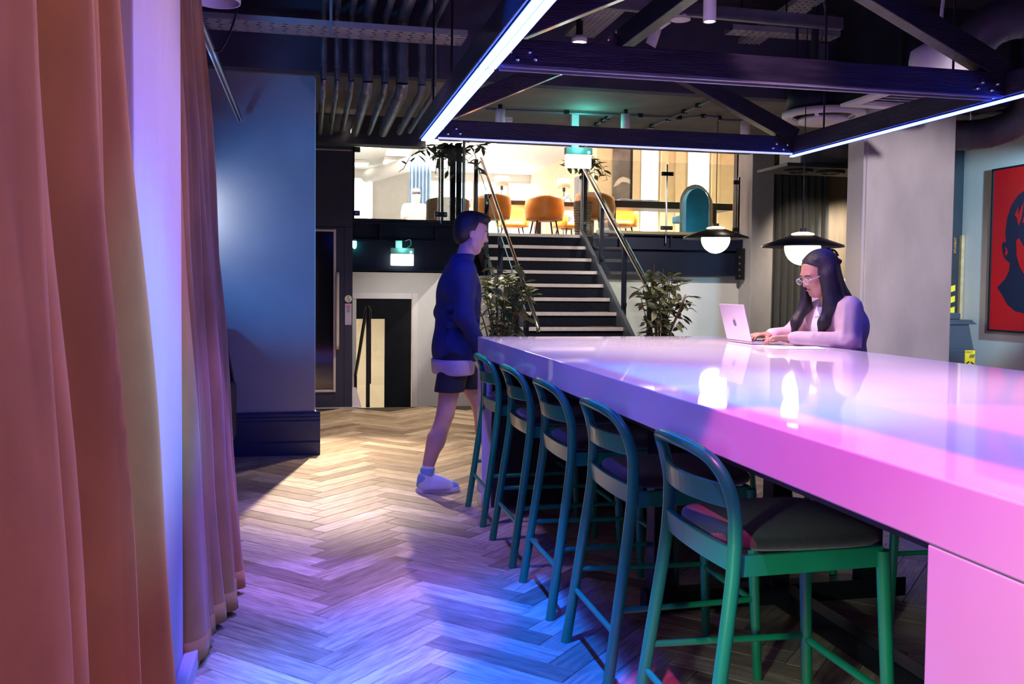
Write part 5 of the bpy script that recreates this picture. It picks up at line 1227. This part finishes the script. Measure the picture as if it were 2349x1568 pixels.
# printer with yellow label, leaning black board with lettering
t=thing('office_printer','dark grey office printer half hidden by the concrete column','printer',(6.1,8.0,0))
MB().box(5.78,7.85,.0,6.40,8.16,.80).build('cabinet',MT['print'],t,bevel=.01)
MB().prism([(0,0),(.60,0),(.54,.24),(.06,.24)],(5.79,8.15,.801),(1,0,0),(0,0,1),.28).build('scanner',MT['print'],t,bevel=.01)
MB().prism([(0,0),(.62,0),(.56,.045),(0,.045)],(5.79,8.155,1.042),(1,0,0),(0,0,1),.30).build('lid',MT['print'],t,bevel=.008);MB().box(5.80,7.95,1.088,6.30,8.15,1.15).build('feeder',MT['print'],t,bevel=.01)
yl=MB().box(6.275,7.843,.42,6.388,7.849,.79).build('warning_label',MT['yellow'],t)
text_part('PRINT',.028,(6.281,7.8425,.762),(1,0,0),(0,0,1),MT['ink'],yl)
for k in range(4): MB().bar((6.325+.014*k,7.842,.715),(6.340+.014*k,7.842,.75),.008,.001,up=(0,1,0)).build('hazard_stripe',MT['ink'],yl)
for k,(a,b_) in enumerate(((6.29,.66),(6.34,.675),(6.29,.60),(6.34,.59),(6.30,.53))): MB().bar((a,7.842,b_),(a+.035,7.842,b_+.02*(-1)**k),.013,.001,up=(0,1,0)).build('diagram_mark',MT['ink'],yl)
t=thing('banner_board','tall black board with orange STUDENT lettering behind the column edge','sign',(6.18,8.2,0))
MB().box(5.9,8.20,0,6.455,8.215,2.9).build('board',MT['blackpaint'],t)
text_part('STUDENT',.036,(6.418,8.1985,1.75),(0,0,1),(-1,0,0),MT['orangeink'],t)
for k in range(3): MB().prism([(0,0),(.10,.03),(.10,.09),(0,.06)],(6.32,8.1985,1.12+.11*k),(1,0,0),(0,0,1),.002).build('yellow_stroke',MT['yellow'],t)
b=MB();b.box(6.458,8.17,0,6.492,8.21,1.93);tag(b.build('board_edge',MT['ltwood']),'timber edged panel leaning against the black board','panel')
# low table and lounge chair seen beyond the table at the plants
t=thing('cafe_table','low oak table behind the laptop','table',(3.75,8.6,0))
MB().box(3.85,8.42,.82,4.75,8.80,.86).build('top',MT['ltwood'],t,bevel=.004)
for x in (3.95,4.65): MB().box(x-.03,8.56,0,x+.03,8.66,.82).build('leg',MT['black'],t)
t=thing('lounge_chair','dark low chair beside the right hand plant','chair',(3.6,8.2,0))
b=MB();b.tube(bez([(3.42,8.35,.84),(3.36,8.15,.87),(3.5,8.02,.885),(3.72,8.05,.885),(3.8,8.15,.86)],6),.022,8);b.build('back_rail',MT['black'],t)
MB().box(3.36,8.05,.42,3.78,8.35,.48).build('seat',MT['black'],t,bevel=.02)
for x in (3.40,3.74):
    for y in (8.08,8.32): MB().cyl((x,y,.86 if y<8.2 else .44),(x,y,0),.014,n=8).build('leg',MT['black'],t)
# ================================================================== PLANTS
LV=[(0,0,0),(.25,.13,.02),(.55,.17,.03),(.8,.10,.0),(1,0,-.06),(.8,-.10,.0),(.55,-.17,.03),(.25,-.13,.02),(.3,0,-.02),(.6,0,-.015)]
LF=[(0,8,1),(8,9,2,1),(9,3,2),(9,4,3),(0,7,8),(7,6,9,8),(6,5,9),(5,4,9)]
def leafmesh(name,m,wide=1.0):
    me=bpy.data.meshes.new(name);me.from_pydata([(a,b*wide,c) for a,b,c in LV],[],LF);me.materials.append(m)
    me.polygons.foreach_set('use_smooth',[True]*len(LF));return me
LM1=leafmesh('leaf',MT['leaf'],1.15);LM2=leafmesh('leaf_dark',MT['leaf2'],1.15)
def add_leaf(parent,p,d,size,me,rng):
    d=Vector(d).normalized();q=d.to_track_quat('X','Z')
    o=bpy.data.objects.new('leaf',me);COL.objects.link(o);o.parent=parent
    off=Vector((0,0,0));pp_=parent
    while pp_ is not None: off+=pp_.location;pp_=pp_.parent
    o.location=Vector(p)-off;o.rotation_mode='QUATERNION';o.rotation_quaternion=q@Euler((rng.uniform(-.7,.7),0,0)).to_quaternion();o.scale=(size,size,size)
def potted_plant(label,x,y,z0,potr,poth,ztop,spread,nst,nleaf,seed,mes,size=.12):
    t=thing('potted_plant',label,'plant',(x,y,z0));rng=random.Random(seed)
    MB().lathe([(0,z0),(potr*.8,z0),(potr,z0+poth),(potr*.93,z0+poth),(potr*.9,z0+poth-.03),(0,z0+poth-.03)],(x,y,0),28).build('planter',MT['pot'],t)
    MB().cyl((x,y,z0+poth-.04),(x,y,z0+poth-.02),potr*.9,n=24).build('soil',MT['soil'],t)
    per=nleaf//nst
    for s in range(nst):
        a=rng.uniform(0,2*PI);r=spread*math.sqrt((s+.5)/nst);h=ztop-(.22*r/spread+rng.uniform(0,.15))*(ztop-z0-poth)
        P=bez([(x+.05*math.cos(a),y+.05*math.sin(a),z0+poth-.04),(x+.35*r*math.cos(a),y+.35*r*math.sin(a),z0+poth+(h-z0-poth)*.5),(x+.8*r*math.cos(a),y+.8*r*math.sin(a),z0+poth+(h-z0-poth)*.85),(x+r*math.cos(a),y+r*math.sin(a),h)],5)
        MB().tube(P,[.009-.006*i/(len(P)-1) for i in range(len(P))],6).build('stem',MT['stem'],t)
        for k in range(per):
            f=.34+.66*(k+rng.random()*.7)/per;i=min(int(f*(len(P)-1)),len(P)-2);p=P[i].lerp(P[i+1],f*(len(P)-1)-i)
            b=rng.uniform(0,2*PI);d=(math.cos(b),math.sin(b),rng.uniform(-.75,.55))
            q=p+Vector(d)*rng.uniform(.01,.06);add_leaf(t,q,(d[0],d[1],d[2]-.15),size*rng.uniform(.7,1.25),rng.choice(mes),rng)
    return t
potted_plant('leafy potted plant at the left foot of the stairs',1.80,8.75,0,.17,.34,1.74,.33,15,225,3,[LM1,LM1,LM2],.145)
potted_plant('leafy potted plant at the right foot of the stairs',3.55,9.0,0,.17,.34,1.76,.33,15,225,9,[LM1,LM1,LM2],.14)
def trailing(label,x,y,z,spread,n,seed,dirx):
    t=thing('trailing_plant',label,'plant',(x,y,z));rng=random.Random(seed)
    MB().lathe([(0,z),(.055,z),(.075,z+.14),(.068,z+.14),(0,z+.12)],(x,y,0),18).build('pot',MT['pot'],t)
    for s in range(11):
        a=rng.uniform(0,2*PI);r=spread*rng.uniform(.35,1.0);dx=r*math.cos(a)*1.0+dirx*r*.5;dy=.35*r*math.sin(a)
        zt=z+.12+rng.uniform(0,.12);ze=z+rng.uniform(-.16,.20)
        P=bez([(x,y,z+.12),(x+dx*.4,y+dy*.4,zt),(x+dx*.8,y+dy*.8,(zt+ze)/2+.05),(x+dx,y+dy,ze)],5)
        MB().tube(P,.004,5).build('stem',MT['stem'],t)
        for k in range(n//11):
            f=(k+rng.random())/(n//11);i=min(int(f*(len(P)-1)),len(P)-2);p=P[i].lerp(P[i+1],f*(len(P)-1)-i);b=rng.uniform(0,2*PI)
            add_leaf(t,p,(math.cos(b),math.sin(b)*.6,rng.uniform(-.9,.3)),rng.uniform(.09,.16),rng.choice([LM1,LM2,LM2]),rng)
    return t
trailing('trailing plant on the glass corner post left of the stairs',1.66,10.75,2.82,.55,150,4,-.55)
trailing('trailing plant on the newel post behind the exit sign',3.92,12.95,3.02,.46,150,6,.1)
b=MB();b.box(3.885,12.92,Z_UP,3.955,12.98,3.019);tag(b.build('plant_stand',MT['navy']),'navy stand carrying the plant behind the exit sign','plant stand')
b=MB();b.box(1.63,10.72,2.06,1.69,10.78,2.819);tag(b.build('plant_stand',MT['navy']),'navy stand carrying the plant on the glass corner','plant stand')
